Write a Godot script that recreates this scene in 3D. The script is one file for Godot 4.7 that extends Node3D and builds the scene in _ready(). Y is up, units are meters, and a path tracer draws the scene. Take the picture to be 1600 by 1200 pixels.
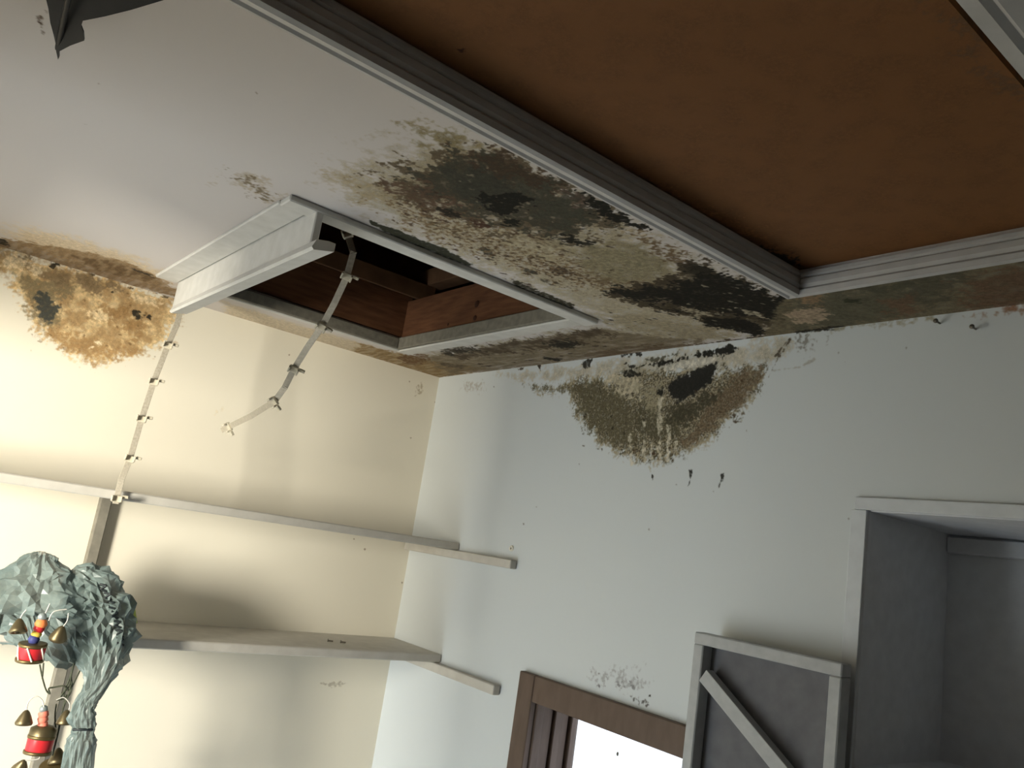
extends Node3D
# A corner of a damp room: mould on ceiling and walls, an open ceiling hatch, shelves, a built-in cupboard.
# Survey units: 1 u = 0.5 m, measured from the corner; heights from the lens. U() turns them into metres.

const S := 0.5
const EYE := 2.2
const CEIL := 2.7
const ROOM_X := 2.7
const ROOM_Z := 2.6
const ADDED_PARTITION := 0.92  # edge of the added partition that shapes the daylight
const ADDED_LINTEL := 2.43  # top of the opening in the added partition
const FOCAL := 1270.88
const CAM := Vector3(4.34024, 0.0, 2.71290)

var cam_basis := Basis.from_euler(Vector3(0.199506, 0.921387, 0.154147))
var M := {}
var taken := {}
var tiles := []

# ---------------------------------------------------------------- helpers

func U(x: float, y: float, z: float) -> Vector3:
	return Vector3(x * S, EYE + y * S, z * S)

# the point where the line of sight of a photograph pixel meets a plane (axis 0/1/2 at v), in survey units
func hit(px: Vector2, axis: int, v: float) -> Vector3:
	var d: Vector3 = cam_basis * Vector3((px.x - 800.0) / FOCAL, -(px.y - 600.0) / FOCAL, -1.0)
	return CAM + d * ((v - CAM[axis]) / d[axis])

func at(x: float, y: float, axis: int, v: float) -> Vector3:
	var h := hit(Vector2(x, y), axis, v)
	return U(h.x, h.y, h.z)

func mb() -> SurfaceTool:
	var st := SurfaceTool.new()
	st.begin(Mesh.PRIMITIVE_TRIANGLES)
	st.set_smooth_group(-1)
	return st

func tri(st: SurfaceTool, a: Vector3, b: Vector3, c: Vector3, out: Vector3, uv = null) -> void:
	# clockwise front faces, turned to face out
	var n := (c - a).cross(b - a)
	var order := [a, b, c]
	var uvs = uv
	if n.dot(out) < 0.0:
		order = [a, c, b]
		if uv != null:
			uvs = [uv[0], uv[2], uv[1]]
	for i in 3:
		if uvs != null:
			st.set_uv(uvs[i])
		st.add_vertex(order[i])

func quad(st: SurfaceTool, a: Vector3, b: Vector3, c: Vector3, d: Vector3, out: Vector3, uv = null) -> void:
	if uv == null:
		tri(st, a, b, c, out)
		tri(st, a, c, d, out)
	else:
		tri(st, a, b, c, out, [uv[0], uv[1], uv[2]])
		tri(st, a, c, d, out, [uv[0], uv[2], uv[3]])

# a box with chamfered edges; t places it
func cbox(st: SurfaceTool, t: Transform3D, size: Vector3, ch := 0.002) -> void:
	var h := size * 0.5
	ch = minf(ch, minf(h.x, minf(h.y, h.z)) * 0.6)
	var P := func(sx, sy, sz, ax):
		var v := Vector3(sx * (h.x - ch), sy * (h.y - ch), sz * (h.z - ch))
		v[ax] += [sx, sy, sz][ax] * ch
		return t * v
	for ax in 3:
		for s in [-1.0, 1.0]:
			var q := []
			for k in [[-1.0, -1.0], [1.0, -1.0], [1.0, 1.0], [-1.0, 1.0]]:
				var sg := [0.0, 0.0, 0.0]
				sg[ax] = s
				sg[(ax + 1) % 3] = k[0]
				sg[(ax + 2) % 3] = k[1]
				q.append(P.call(sg[0], sg[1], sg[2], ax))
			var o := Vector3.ZERO
			o[ax] = s
			quad(st, q[0], q[1], q[2], q[3], t.basis * o)
	for ax in 3:
		var b := (ax + 1) % 3
		var c := (ax + 2) % 3
		for s1 in [-1.0, 1.0]:
			for s2 in [-1.0, 1.0]:
				var q := []
				for e in [[-1.0, b], [1.0, b], [1.0, c], [-1.0, c]]:
					var sg := [0.0, 0.0, 0.0]
					sg[ax] = e[0]
					sg[b] = s1
					sg[c] = s2
					q.append(P.call(sg[0], sg[1], sg[2], e[1]))
				var o := Vector3.ZERO
				o[b] = s1
				o[c] = s2
				quad(st, q[0], q[1], q[2], q[3], t.basis * o)
	for sx in [-1.0, 1.0]:
		for sy in [-1.0, 1.0]:
			for sz in [-1.0, 1.0]:
				tri(st, P.call(sx, sy, sz, 0), P.call(sx, sy, sz, 1), P.call(sx, sy, sz, 2), t.basis * Vector3(sx, sy, sz))

# axis-aligned box between two corners given in survey units
func ubox(st: SurfaceTool, x0: float, x1: float, y0: float, y1: float, z0: float, z1: float, ch := 0.002) -> void:
	var a := U(x0, y0, z0)
	var b := U(x1, y1, z1)
	cbox(st, Transform3D(Basis(), (a + b) * 0.5), (b - a).abs(), ch)

# a bar from a to b with a rectangular section; side is the direction of its width
func bar(st: SurfaceTool, a: Vector3, b: Vector3, width: float, thick: float, side: Vector3, ch := 0.0008) -> void:
	var y := (b - a).normalized()
	var x := (side - y * side.dot(y)).normalized()
	cbox(st, Transform3D(Basis(x, y, x.cross(y)), (a + b) * 0.5), Vector3(width, a.distance_to(b), thick), ch)

func tube(st: SurfaceTool, pts: Array, r: float, sides := 7, closed := false) -> void:
	var rings := []
	var n := pts.size()
	var up := Vector3(0.31, 0.2, 0.93)
	for i in n:
		var d: Vector3 = (pts[mini(i + 1, n - 1)] - pts[maxi(i - 1, 0)]).normalized()
		var x := (up - d * up.dot(d)).normalized()
		up = x
		var y := d.cross(x)
		var ring := []
		for k in sides:
			var a := TAU * k / sides
			ring.append(pts[i] + (x * cos(a) + y * sin(a)) * r)
		rings.append(ring)
	st.set_smooth_group(1)
	for i in n - 1:
		for k in sides:
			var k2 := (k + 1) % sides
			var o: Vector3 = (rings[i][k] + rings[i][k2]) * 0.5 - pts[i]
			quad(st, rings[i][k], rings[i][k2], rings[i + 1][k2], rings[i + 1][k], o)
	st.set_smooth_group(-1)
	for e in [0, n - 1]:
		var o: Vector3 = pts[0] - pts[1] if e == 0 else pts[n - 1] - pts[n - 2]
		for k in sides:
			tri(st, pts[e], rings[e][k], rings[e][(k + 1) % sides], o)

func smooth_path(pts: Array, steps := 6) -> Array:
	var out := []
	for i in pts.size() - 1:
		var p0: Vector3 = pts[maxi(i - 1, 0)]
		var p3: Vector3 = pts[mini(i + 2, pts.size() - 1)]
		for k in steps:
			out.append(pts[i].cubic_interpolate(pts[i + 1], p0, p3, float(k) / steps))
	out.append(pts[-1])
	return out

# a turned shape: profile of (radius, height) about the y axis of t
func lathe(st: SurfaceTool, t: Transform3D, prof: Array, sides := 20, smooth := true) -> void:
	st.set_smooth_group(1 if smooth else -1)
	for i in prof.size() - 1:
		var a: Vector2 = prof[i]
		var b: Vector2 = prof[i + 1]
		for k in sides:
			var w0 := TAU * k / sides
			var w1 := TAU * (k + 1) / sides
			var q := []
			for e in [[a, w0], [a, w1], [b, w1], [b, w0]]:
				q.append(t * Vector3(e[0].x * cos(e[1]), e[0].y, e[0].x * sin(e[1])))
			var wm := (w0 + w1) * 0.5
			var dn := Vector2(b.y - a.y, a.x - b.x)
			var o: Vector3 = t.basis * Vector3(cos(wm) * dn.x, dn.y, sin(wm) * dn.x)
			if a.x > 1e-6:
				tri(st, q[0], q[1], q[2], o)
			if b.x > 1e-6:
				tri(st, q[0], q[2], q[3], o)
	st.set_smooth_group(-1)

# a moulding: profile of (a, b) swept along an axis, with mitred ends (shift along the axis per unit of a)
func moulding(st: SurfaceTool, prof: Array, from: Vector3, to: Vector3, da: Vector3, db: Vector3, m0: float, m1: float) -> void:
	var ax := (to - from).normalized()
	var mid := Vector2.ZERO
	for p in prof:
		mid += p / prof.size()
	var ring0 := []
	var ring1 := []
	for p in prof:
		ring0.append(from + da * p.x + db * p.y + ax * p.x * m0)
		ring1.append(to + da * p.x + db * p.y + ax * p.x * m1)
	var n := prof.size()
	for i in n:
		var j := (i + 1) % n
		var e: Vector2 = prof[j] - prof[i]
		var nn := Vector2(e.y, -e.x)
		if Geometry2D.is_point_in_polygon((prof[i] + prof[j]) * 0.5 + nn.normalized() * 1e-4, PackedVector2Array(prof)):
			nn = -nn
		quad(st, ring0[i], ring0[j], ring1[j], ring1[i], da * nn.x + db * nn.y)
	var tr := Geometry2D.triangulate_polygon(PackedVector2Array(prof))
	for i in range(0, tr.size(), 3):
		tri(st, ring0[tr[i]], ring0[tr[i + 1]], ring0[tr[i + 2]], -ax)
		tri(st, ring1[tr[i]], ring1[tr[i + 1]], ring1[tr[i + 2]], ax)

# a slab with rectangular holes: front face through o, spanned by u and v, thickness th behind it (against n)
func slab(st: SurfaceTool, o: Vector3, u: Vector3, v: Vector3, n: Vector3, ub: Array, vb: Array, holes: Array, th: float, uvf: Callable) -> void:
	var hole := func(i, j):
		if i < 0 or j < 0 or i >= ub.size() - 1 or j >= vb.size() - 1:
			return true
		var c := Vector2((ub[i] + ub[i + 1]) * 0.5, (vb[j] + vb[j + 1]) * 0.5)
		for h in holes:
			if h.has_point(c):
				return true
		return false
	for i in ub.size() - 1:
		for j in vb.size() - 1:
			if hole.call(i, j):
				continue
			var c := []
			for e in [[i, j], [i + 1, j], [i + 1, j + 1], [i, j + 1]]:
				c.append(o + u * ub[e[0]] + v * vb[e[1]])
			var b := []
			for q in c:
				b.append(q - n * th)
			var uv := []
			for q in c:
				uv.append(uvf.call(q))
			quad(st, c[0], c[1], c[2], c[3], n, uv)
			quad(st, b[0], b[1], b[2], b[3], -n, uv)
			for e in [[0, 1, i, j - 1, -v], [1, 2, i + 1, j, u], [2, 3, i, j + 1, v], [3, 0, i - 1, j, -u]]:
				if hole.call(e[2], e[3]):
					quad(st, c[e[0]], c[e[1]], b[e[1]], b[e[0]], e[4], [uv[e[0]], uv[e[1]], uv[e[1]], uv[e[0]]])

func build(st: SurfaceTool, called: String, m: Material, parent: Node = null) -> MeshInstance3D:
	st.generate_normals()
	st.set_material(m)
	var o := MeshInstance3D.new()
	o.mesh = st.commit()
	return keep(o, called, parent)

func keep(o: Node3D, called: String, parent: Node = null):
	if parent == null:
		taken[called] = taken.get(called, -1) + 1
		o.name = called if taken[called] == 0 else "%s_%03d" % [called, taken[called]]
		add_child(o)
	else:
		o.name = called
		parent.add_child(o, true)
	return o

func thing(called: String, label: String, category: String, where: Vector3, group := "") -> Node3D:
	var o := Node3D.new()
	keep(o, called)
	o.position = where
	tag(o, label, category, group)
	return o

# a part whose mesh was made in room coordinates
func part(st: SurfaceTool, called: String, m: Material, t: Node3D) -> MeshInstance3D:
	var o := build(st, called, m, t)
	o.position = -(t.position if t.get_parent() == self else Vector3.ZERO)
	return o

func tag(o: Node, label: String, category: String, group := "") -> void:
	o.set_meta("label", label)
	o.set_meta("category", category)
	if group:
		o.set_meta("group", group)

func structure(o: Node, label: String, category: String) -> void:
	tag(o, label, category)
	o.set_meta("kind", "structure")

# ---------------------------------------------------------------- materials

func plain(c: Color, rough := 0.85, metal := 0.0) -> StandardMaterial3D:
	var m := StandardMaterial3D.new()
	m.albedo_color = c
	m.roughness = rough
	m.metallic = metal
	m.metallic_specular = 0.3
	return m

func noise_tex(freq: float, octaves: int, c0: Color, c1: Color, seed_: int, size := 512) -> NoiseTexture2D:
	var n := FastNoiseLite.new()
	n.seed = seed_
	n.frequency = freq
	n.fractal_octaves = octaves
	var t := NoiseTexture2D.new()
	t.width = size
	t.height = size
	t.seamless = true
	t.noise = n
	var g := Gradient.new()
	g.set_color(0, c0)
	g.set_color(1, c1)
	t.color_ramp = g
	return t

func relief(freq: float, seed_: int) -> NoiseTexture2D:
	var n := FastNoiseLite.new()
	n.seed = seed_
	n.frequency = freq
	n.fractal_octaves = 4
	var t := NoiseTexture2D.new()
	t.width = 512
	t.height = 512
	t.seamless = true
	t.as_normal_map = true
	t.bump_strength = 3.0
	t.noise = n
	return t

# mottled surface by world position
func mottled(c0: Color, c1: Color, scale: float, rough: float, seed_: int, freq := 0.02, stretch := Vector3.ONE) -> StandardMaterial3D:
	var m := plain(Color.WHITE, rough)
	m.albedo_texture = noise_tex(freq, 5, c0, c1, seed_)
	m.uv1_triplanar = true
	m.uv1_world_triplanar = true
	m.uv1_scale = stretch * scale
	return m

func plaster(img: Image, tint := Color.WHITE) -> StandardMaterial3D:
	var m := plain(tint, 0.9)
	m.albedo_texture = ImageTexture.create_from_image(img)
	m.texture_repeat = false
	return m

# ---------------------------------------------------------------- mould and stains (flat colouring of plaster)

func make_tiles() -> void:
	# 0 coarse, 1 medium, 2 fine, 3 speckle, 4 streaked along u, 5 streaked along v
	for a in [[0.011, 6, 11], [0.028, 6, 12], [0.10, 4, 13], [0.22, 3, 14]]:
		var n := FastNoiseLite.new()
		n.noise_type = FastNoiseLite.TYPE_SIMPLEX_SMOOTH
		n.frequency = a[0]
		n.fractal_octaves = a[1]
		n.seed = a[2]
		tiles.append(n.get_seamless_image(512, 512).get_data())
	for k in 2:
		var n := FastNoiseLite.new()
		n.frequency = 0.06
		n.fractal_octaves = 3
		n.seed = 30 + k
		var im: Image = n.get_seamless_image(128, 512) if k == 0 else n.get_seamless_image(512, 128)
		im.resize(512, 512, Image.INTERPOLATE_BILINEAR)
		tiles.append(im.get_data())

class Sheet:
	var w: int
	var h: int
	var buf: PackedByteArray
	var map: Callable        # photograph pixel -> texel
	func _init(w_: int, h_: int, base: Color, map_: Callable):
		w = w_
		h = h_
		map = map_
		var im := Image.create_empty(w, h, false, Image.FORMAT_RGB8)
		im.fill(base)
		buf = im.get_data()
	func image() -> Image:
		return Image.create_from_data(w, h, false, Image.FORMAT_RGB8, buf)

# blends a stain into a sheet: outline in photograph pixels, soft edge and ragged edge in texels,
# grain: how far noise tile g breaks the stain up (0 none .. 1 only where the noise lies above thr)
func stain(s: Sheet, outline: Array, c: Color, alpha: float, soft: float, ragged: float, grain := 0.0, thr := 0.5, g := 2, shift := 0, edge_tile := 1) -> void:
	var poly := PackedVector2Array()
	for i in range(0, outline.size(), 2):
		poly.append(s.map.call(Vector2(outline[i], outline[i + 1])))
	var lo := poly[0]
	var hi := poly[0]
	for p in poly:
		lo = lo.min(p)
		hi = hi.max(p)
	var m := soft + ragged + 2.0
	var x0 := clampi(int(lo.x - m), 0, s.w - 1)
	var y0 := clampi(int(lo.y - m), 0, s.h - 1)
	var x1 := clampi(int(hi.x + m), 0, s.w - 1)
	var y1 := clampi(int(hi.y + m), 0, s.h - 1)
	var bw := x1 - x0 + 1
	var bh := y1 - y0 + 1
	if bw < 2 or bh < 2:
		return
	var step := 4 if bw * bh > 4000 else 1
	var lw := maxi(2, bw / step)
	var lh := maxi(2, bh / step)
	var low := PackedByteArray()
	low.resize(lw * lh)
	var n := poly.size()
	for j in lh:
		for i in lw:
			var p := Vector2(x0 + (i + 0.5) * bw / lw, y0 + (j + 0.5) * bh / lh)
			var best := 1e9
			for k in n:
				var q := Geometry2D.get_closest_point_to_segment(p, poly[k], poly[(k + 1) % n])
				best = minf(best, p.distance_squared_to(q))
			best = sqrt(best)
			if not Geometry2D.is_point_in_polygon(p, poly):
				best = -best
			low[j * lw + i] = clampi(int(128.0 + best * 2.0), 0, 255)
	var im := Image.create_from_data(lw, lh, false, Image.FORMAT_L8, low)
	im.resize(bw, bh, Image.INTERPOLATE_BILINEAR)
	var sd := im.get_data()
	var ta: PackedByteArray = tiles[edge_tile]
	var tf: PackedByteArray = tiles[2]
	var tg: PackedByteArray = tiles[g]
	var tm: PackedByteArray = tiles[3]
	var r := c.r * 255.0
	var gg := c.g * 255.0
	var b := c.b * 255.0
	var inv := 1.0 / maxf(soft, 0.5)
	var buf := s.buf
	var th := thr * 255.0
	for y in bh:
		var ty := ((y + y0 + shift * 37) & 511) * 512
		for x in bw:
			var d := (sd[y * bw + x] - 128) * 0.5
			if d < -m:
				continue
			var ti := ty + ((x + x0 + shift * 91) & 511)
			d += ragged * ((ta[ti] - 128) * 0.010 + (tf[ti] - 128) * 0.008)
			var a := d * inv
			if a <= 0.0:
				continue
			a = minf(a, 1.0) * alpha
			if grain > 0.0:
				var k := clampf((tg[ti] * 0.75 + tf[ti] * 0.25 - th) * 0.016 + 0.5, 0.0, 1.0)
				a *= 1.0 - grain + grain * k
			var v := 1.0 + (tf[ti] - 128) * 0.0016 + (tm[(ti * 3 + 977) & 262143] - 128) * 0.0016
			var at_ := ((y + y0) * s.w + x + x0) * 3
			buf[at_] = mini(int(buf[at_] + (r * v - buf[at_]) * a), 255)
			buf[at_ + 1] = mini(int(buf[at_ + 1] + (gg * v - buf[at_ + 1]) * a), 255)
			buf[at_ + 2] = mini(int(buf[at_ + 2] + (b * v - buf[at_ + 2]) * a), 255)
	s.buf = buf

# many small irregular marks inside a box of pixels
func flecks(s: Sheet, rng: RandomNumberGenerator, box: Array, count: int, size: Vector2, c: Color, alpha: float, lean := 0.2) -> void:
	for i in count:
		var p := Vector2(rng.randf_range(box[0], box[2]), rng.randf_range(box[1], box[3]))
		var l := size.x * rng.randf_range(0.4, 1.2)
		var h := size.y * rng.randf_range(0.4, 1.2)
		stain(s, [p.x - l, p.y - h * 0.3 - l * lean, p.x, p.y - h, p.x + l, p.y + l * lean, p.x + l * 0.3, p.y + h], c, alpha, 2.0, 3.0, 0.3, 0.4, 2, i)

func ceiling_sheet() -> Image:
	var W := 2048
	var s := Sheet.new(W, W, Color8(196, 190, 186), func(px): var q := hit(px, 1, 1.0); return Vector2(q.x * S / ROOM_X, q.z * S / ROOM_Z) * 2048.0)
	var tan_ := Color8(156, 144, 119)
	var brown := Color8(68, 54, 41)
	var olive := Color8(64, 60, 49)
	var black := Color8(26, 24, 19)
	var green := Color8(68, 67, 56)
	var cream := Color8(178, 167, 144)
	# yellowed plaster around the mould
	stain(s, [500, 275, 640, 200, 740, 190, 900, 285, 1090, 400, 1240, 465, 1600, 395, 1600, 485, 1240, 520, 690, 590, 560, 545, 640, 550, 930, 505, 860, 470, 700, 400, 570, 335], tan_, 0.85, 62, 36)
	stain(s, [600, 330, 760, 330, 900, 400, 1100, 480, 1200, 525, 1000, 545, 930, 500, 760, 420], cream, 0.35, 25, 25, 0.6, 0.5, 1)
	# left band along the wall
	stain(s, [0, 345, 100, 362, 220, 400, 275, 432, 280, 462, 0, 380], Color8(196, 172, 132), 0.6, 40, 22)
	stain(s, [-60, 352, 0, 370, 60, 380, 130, 392, 200, 408, 262, 440, 283, 458, 290, 470, 200, 445, 0, 388, -60, 370], Color8(124, 101, 72), 0.85, 6, 10, 0.35, 0.45, 4)
	stain(s, [-40, 362, 0, 371, 14, 378, 12, 384, -40, 372], black, 0.8, 4, 6, 0.4, 0.45)
	stain(s, [100, 396, 190, 410, 250, 436, 235, 442, 150, 424], Color8(92, 74, 52), 0.7, 8, 10, 0.6, 0.5, 4)
	stain(s, [205, 418, 240, 430, 238, 434, 207, 422], black, 0.7, 2, 4, 0.5)
	# strip beside the hatch, above the left wall
	stain(s, [345, 468, 480, 510, 600, 545, 690, 570, 790, 574, 690, 592, 560, 555, 345, 492], Color8(190, 172, 138), 0.6, 18, 10)
	stain(s, [560, 535, 640, 556, 700, 566, 770, 576, 690, 591, 620, 574, 550, 548], Color8(128, 104, 68), 0.85, 10, 12, 0.55, 0.45, 4)
	stain(s, [620, 556, 660, 552, 680, 560, 650, 572, 628, 566], Color8(88, 62, 38), 0.8, 5, 10, 0.6, 0.5)
	stain(s, [688, 566, 730, 572, 722, 576, 690, 571], black, 0.75, 3, 5, 0.4)
	# small patch on the near side of the hatch
	stain(s, [345, 285, 372, 268, 400, 275, 440, 300, 425, 320, 395, 300], Color8(150, 132, 104), 0.5, 22, 25, 0.5, 0.45, 1)
	stain(s, [372, 272, 400, 280, 428, 304, 415, 312, 392, 298, 375, 285], Color8(98, 84, 62), 0.75, 10, 18, 0.8, 0.52, 2, 3)
	stain(s, [402, 335, 410, 335, 409, 338, 403, 337], black, 0.9, 1, 1)
	# far-left top smear
	stain(s, [54, 28, 66, 16, 72, 18, 68, 32, 64, 48, 60, 34], Color8(66, 52, 40), 0.9, 4, 5, 0.5, 0.4)
	# smoky rim of the dark field
	stain(s, [560, 300, 600, 262, 660, 232, 720, 215, 790, 222, 850, 262, 760, 300, 660, 320, 600, 330], Color8(138, 126, 100), 0.7, 60, 24, 0.3, 0.4, 2, 3)
	# upper light patch
	stain(s, [635, 205, 690, 196, 740, 205, 770, 235, 700, 240, 655, 228], Color8(124, 112, 82), 0.85, 26, 22, 0.5, 0.4, 2)
	stain(s, [490, 262, 540, 268, 600, 285, 600, 320, 560, 320, 520, 295], Color8(150, 132, 98), 0.6, 30, 25, 0.6, 0.45, 1, 2)
	# the big dark field
	stain(s, [590, 285, 640, 262, 690, 246, 745, 232, 805, 238, 860, 272, 925, 312, 990, 346, 965, 362, 905, 376, 870, 390, 820, 378, 760, 362, 690, 345, 630, 318], Color8(84, 72, 54), 0.85, 18, 40, 0.75, 0.42, 1, 1)
	stain(s, [630, 275, 690, 250, 745, 236, 800, 242, 850, 272, 915, 310, 960, 345, 905, 366, 860, 376, 800, 352, 735, 340, 690, 318], olive, 0.92, 10, 30, 0.45, 0.42, 2, 4)
	stain(s, [690, 262, 745, 250, 790, 270, 810, 300, 780, 320, 735, 318, 700, 300], Color8(60, 59, 50), 0.85, 10, 20, 0.3, 0.4, 1, 5)
	stain(s, [720, 238, 800, 238, 880, 285, 865, 300, 800, 286, 740, 256], brown, 0.85, 8, 20, 0.5, 0.42, 2, 6)
	stain(s, [596, 288, 655, 282, 705, 308, 745, 350, 690, 340, 635, 316], Color8(82, 63, 49), 0.85, 8, 24, 0.7, 0.48, 2, 7)
	stain(s, [810, 290, 870, 292, 930, 330, 915, 350, 870, 362, 835, 330], green, 0.8, 10, 25, 0.5, 0.42, 1, 8)
	stain(s, [870, 292, 920, 310, 935, 330, 905, 325], Color8(86, 70, 62), 0.6, 8, 14, 0.4, 0.4)
	# black colonies
	stain(s, [745, 312, 770, 302, 800, 300, 828, 312, 826, 326, 808, 334, 806, 350, 795, 354, 788, 340, 765, 328], black, 0.95, 4, 14, 0.3, 0.36, 2, 1)
	stain(s, [905, 300, 945, 318, 985, 340, 1010, 356, 975, 352, 935, 340], black, 0.95, 3, 10, 0.3, 0.36, 2, 2)
	stain(s, [870, 366, 905, 372, 935, 382, 905, 384, 880, 380], black, 0.9, 3, 9, 0.3, 0.36, 2, 3)
	stain(s, [918, 382, 932, 387, 924, 389], black, 0.85, 2, 4)
	stain(s, [672, 318, 730, 340, 745, 350, 700, 338], black, 0.8, 3, 8, 0.4, 0.4)
	stain(s, [732, 342, 765, 352, 772, 358, 740, 354], Color8(62, 38, 28), 0.85, 3, 8, 0.4, 0.4)
	stain(s, [800, 360, 855, 372, 845, 378, 805, 368], Color8(66, 48, 34), 0.8, 4, 10, 0.6, 0.45)
	stain(s, [745, 386, 772, 392, 770, 402, 752, 398], black, 0.8, 3, 8, 0.7, 0.5)
	stain(s, [848, 410, 880, 418, 912, 430, 890, 432, 855, 424], Color8(50, 38, 28), 0.85, 4, 12, 0.6, 0.45)
	stain(s, [818, 418, 840, 424, 838, 430, 820, 424], black, 0.8, 3, 6, 0.5)
	stain(s, [846, 436, 866, 440, 862, 444, 848, 441], black, 0.6, 3, 6, 0.5)
	# speckled middle ground
	stain(s, [610, 320, 700, 345, 800, 372, 900, 400, 1000, 440, 940, 452, 830, 420, 720, 385, 640, 350], Color8(108, 88, 62), 0.8, 14, 40, 0.95, 0.56, 2, 9)
	stain(s, [650, 340, 760, 370, 900, 420, 980, 445, 900, 445, 780, 400], Color8(70, 54, 38), 0.85, 14, 40, 1.0, 0.64, 2, 12)
	stain(s, [780, 360, 860, 370, 900, 390, 870, 410, 800, 390], Color8(170, 158, 130), 0.7, 10, 20, 0.6, 0.5, 1, 3)
	# rubbed pale patch
	stain(s, [880, 392, 940, 375, 1000, 378, 1060, 405, 1062, 425, 1030, 445, 960, 448, 905, 425], Color8(134, 124, 98), 0.85, 20, 12, 0.25, 0.35, 1)
	stain(s, [985, 362, 1020, 370, 1070, 395, 1090, 412, 1062, 418, 1020, 398], Color8(90, 70, 46), 0.8, 10, 18, 0.6, 0.45, 2, 2)
	stain(s, [955, 350, 1000, 358, 1030, 376, 1000, 374], Color8(186, 172, 146), 0.7, 6, 8)
	stain(s, [900, 428, 960, 438, 1040, 448, 1000, 462, 930, 446], Color8(104, 86, 62), 0.75, 8, 18, 0.8, 0.5, 4, 3)
	# the black far field
	stain(s, [1040, 432, 1072, 402, 1085, 396, 1130, 420, 1180, 446, 1242, 470, 1245, 480, 1235, 500, 1200, 525, 1160, 520, 1090, 500, 1000, 478, 945, 462, 950, 450], Color8(60, 50, 36), 0.9, 10, 20, 0.4, 0.4, 1, 5)
	stain(s, [940, 456, 960, 450, 1030, 448, 1070, 438, 1092, 415, 1110, 415, 1165, 440, 1215, 464, 1240, 476, 1225, 500, 1180, 498, 1120, 488, 1050, 475, 985, 466], black, 0.93, 6, 18, 0.35, 0.4, 2, 6)
	stain(s, [1085, 500, 1120, 494, 1170, 500, 1200, 515, 1185, 527, 1140, 518, 1100, 508], black, 0.93, 4, 12, 0.3, 0.38, 2, 8)
	stain(s, [1015, 476, 1060, 484, 1080, 490, 1040, 488], black, 0.85, 3, 8, 0.4, 0.4)
	stain(s, [1060, 405, 1085, 408, 1110, 425, 1080, 430], Color8(48, 44, 34), 0.85, 6, 12, 0.3, 0.4)
	# pale flakes
	stain(s, [1140, 479, 1165, 482, 1190, 490, 1196, 497, 1165, 490], cream, 0.85, 3, 6, 0.3, 0.4)
	stain(s, [1060, 478, 1100, 484, 1130, 490, 1105, 494, 1070, 486], cream, 0.75, 4, 8, 0.5, 0.45)
	stain(s, [960, 486, 1060, 500, 1110, 512, 1180, 526, 1080, 532, 990, 515, 930, 500], Color8(150, 138, 114), 0.7, 16, 16, 0.3, 0.4, 1)
	var rng := RandomNumberGenerator.new()
	rng.seed = 77
	flecks(s, rng, [1060, 440, 1215, 500], 26, Vector2(9, 1.6), cream, 0.6)
	flecks(s, rng, [630, 250, 900, 350], 70, Vector2(5, 2.2), Color8(150, 138, 116), 0.55)
	flecks(s, rng, [620, 300, 780, 420], 60, Vector2(6, 2.0), Color8(58, 42, 30), 0.75)
	flecks(s, rng, [760, 370, 960, 450], 60, Vector2(8, 1.8), Color8(54, 42, 30), 0.7)
	flecks(s, rng, [940, 455, 1140, 505], 24, Vector2(10, 1.4), black, 0.75)
	flecks(s, rng, [900, 345, 985, 385], 14, Vector2(7, 2.2), Color8(178, 164, 138), 0.6)
	# between the hatch and the back wall
	stain(s, [660, 556, 760, 540, 930, 512, 1000, 520, 1130, 535, 1010, 552, 840, 576, 700, 588], Color8(110, 97, 77), 0.8, 14, 18, 0.5, 0.42, 4, 1)
	stain(s, [690, 552, 770, 538, 830, 528, 930, 512, 960, 522, 900, 540, 800, 552, 720, 562], Color8(72, 60, 44), 0.85, 8, 20, 0.75, 0.5, 1, 4)
	stain(s, [850, 535, 890, 530, 915, 540, 885, 546, 860, 543], black, 0.75, 8, 12, 0.3, 0.4)
	stain(s, [846, 556, 880, 562, 872, 565, 850, 560], black, 0.85, 3, 6, 0.3, 0.4)
	stain(s, [684, 548, 740, 540, 752, 548, 700, 556], black, 0.7, 6, 12, 0.6, 0.48)
	stain(s, [900, 552, 980, 540, 1060, 536, 1120, 540, 1000, 556, 920, 566], Color8(92, 74, 54), 0.7, 10, 14, 0.7, 0.48, 4, 6)
	stain(s, [1070, 540, 1150, 528, 1215, 522, 1180, 534, 1100, 545], Color8(62, 50, 36), 0.8, 4, 8, 0.4, 0.4)
	flecks(s, rng, [690, 540, 960, 575], 26, Vector2(9, 1.4), Color8(50, 40, 30), 0.7, -0.1)
	flecks(s, rng, [940, 505, 1120, 540], 10, Vector2(5, 1.0), brown, 0.6)
	# stained band along the back wall
	stain(s, [1215, 470, 1245, 458, 1400, 428, 1640, 380, 1640, 470, 1480, 492, 1330, 512, 1240, 522, 1190, 528], Color8(106, 96, 75), 0.95, 6, 4, 0.2, 0.35, 1, 2)
	stain(s, [1240, 470, 1320, 452, 1420, 440, 1440, 470, 1400, 500, 1280, 516, 1230, 515], Color8(86, 83, 67), 0.8, 14, 20, 0.4, 0.42, 1, 3)
	stain(s, [1310, 448, 1440, 428, 1520, 415, 1490, 470, 1440, 485, 1400, 460], Color8(78, 75, 62), 0.7, 14, 20, 0.5, 0.42, 1, 9)
	stain(s, [1375, 468, 1430, 460, 1440, 490, 1380, 498], Color8(104, 80, 62), 0.75, 14, 16, 0.3, 0.4, 1, 4)
	stain(s, [1490, 440, 1640, 400, 1640, 475, 1500, 490], Color8(104, 80, 62), 0.8, 16, 18, 0.4, 0.42, 1, 5)
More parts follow.
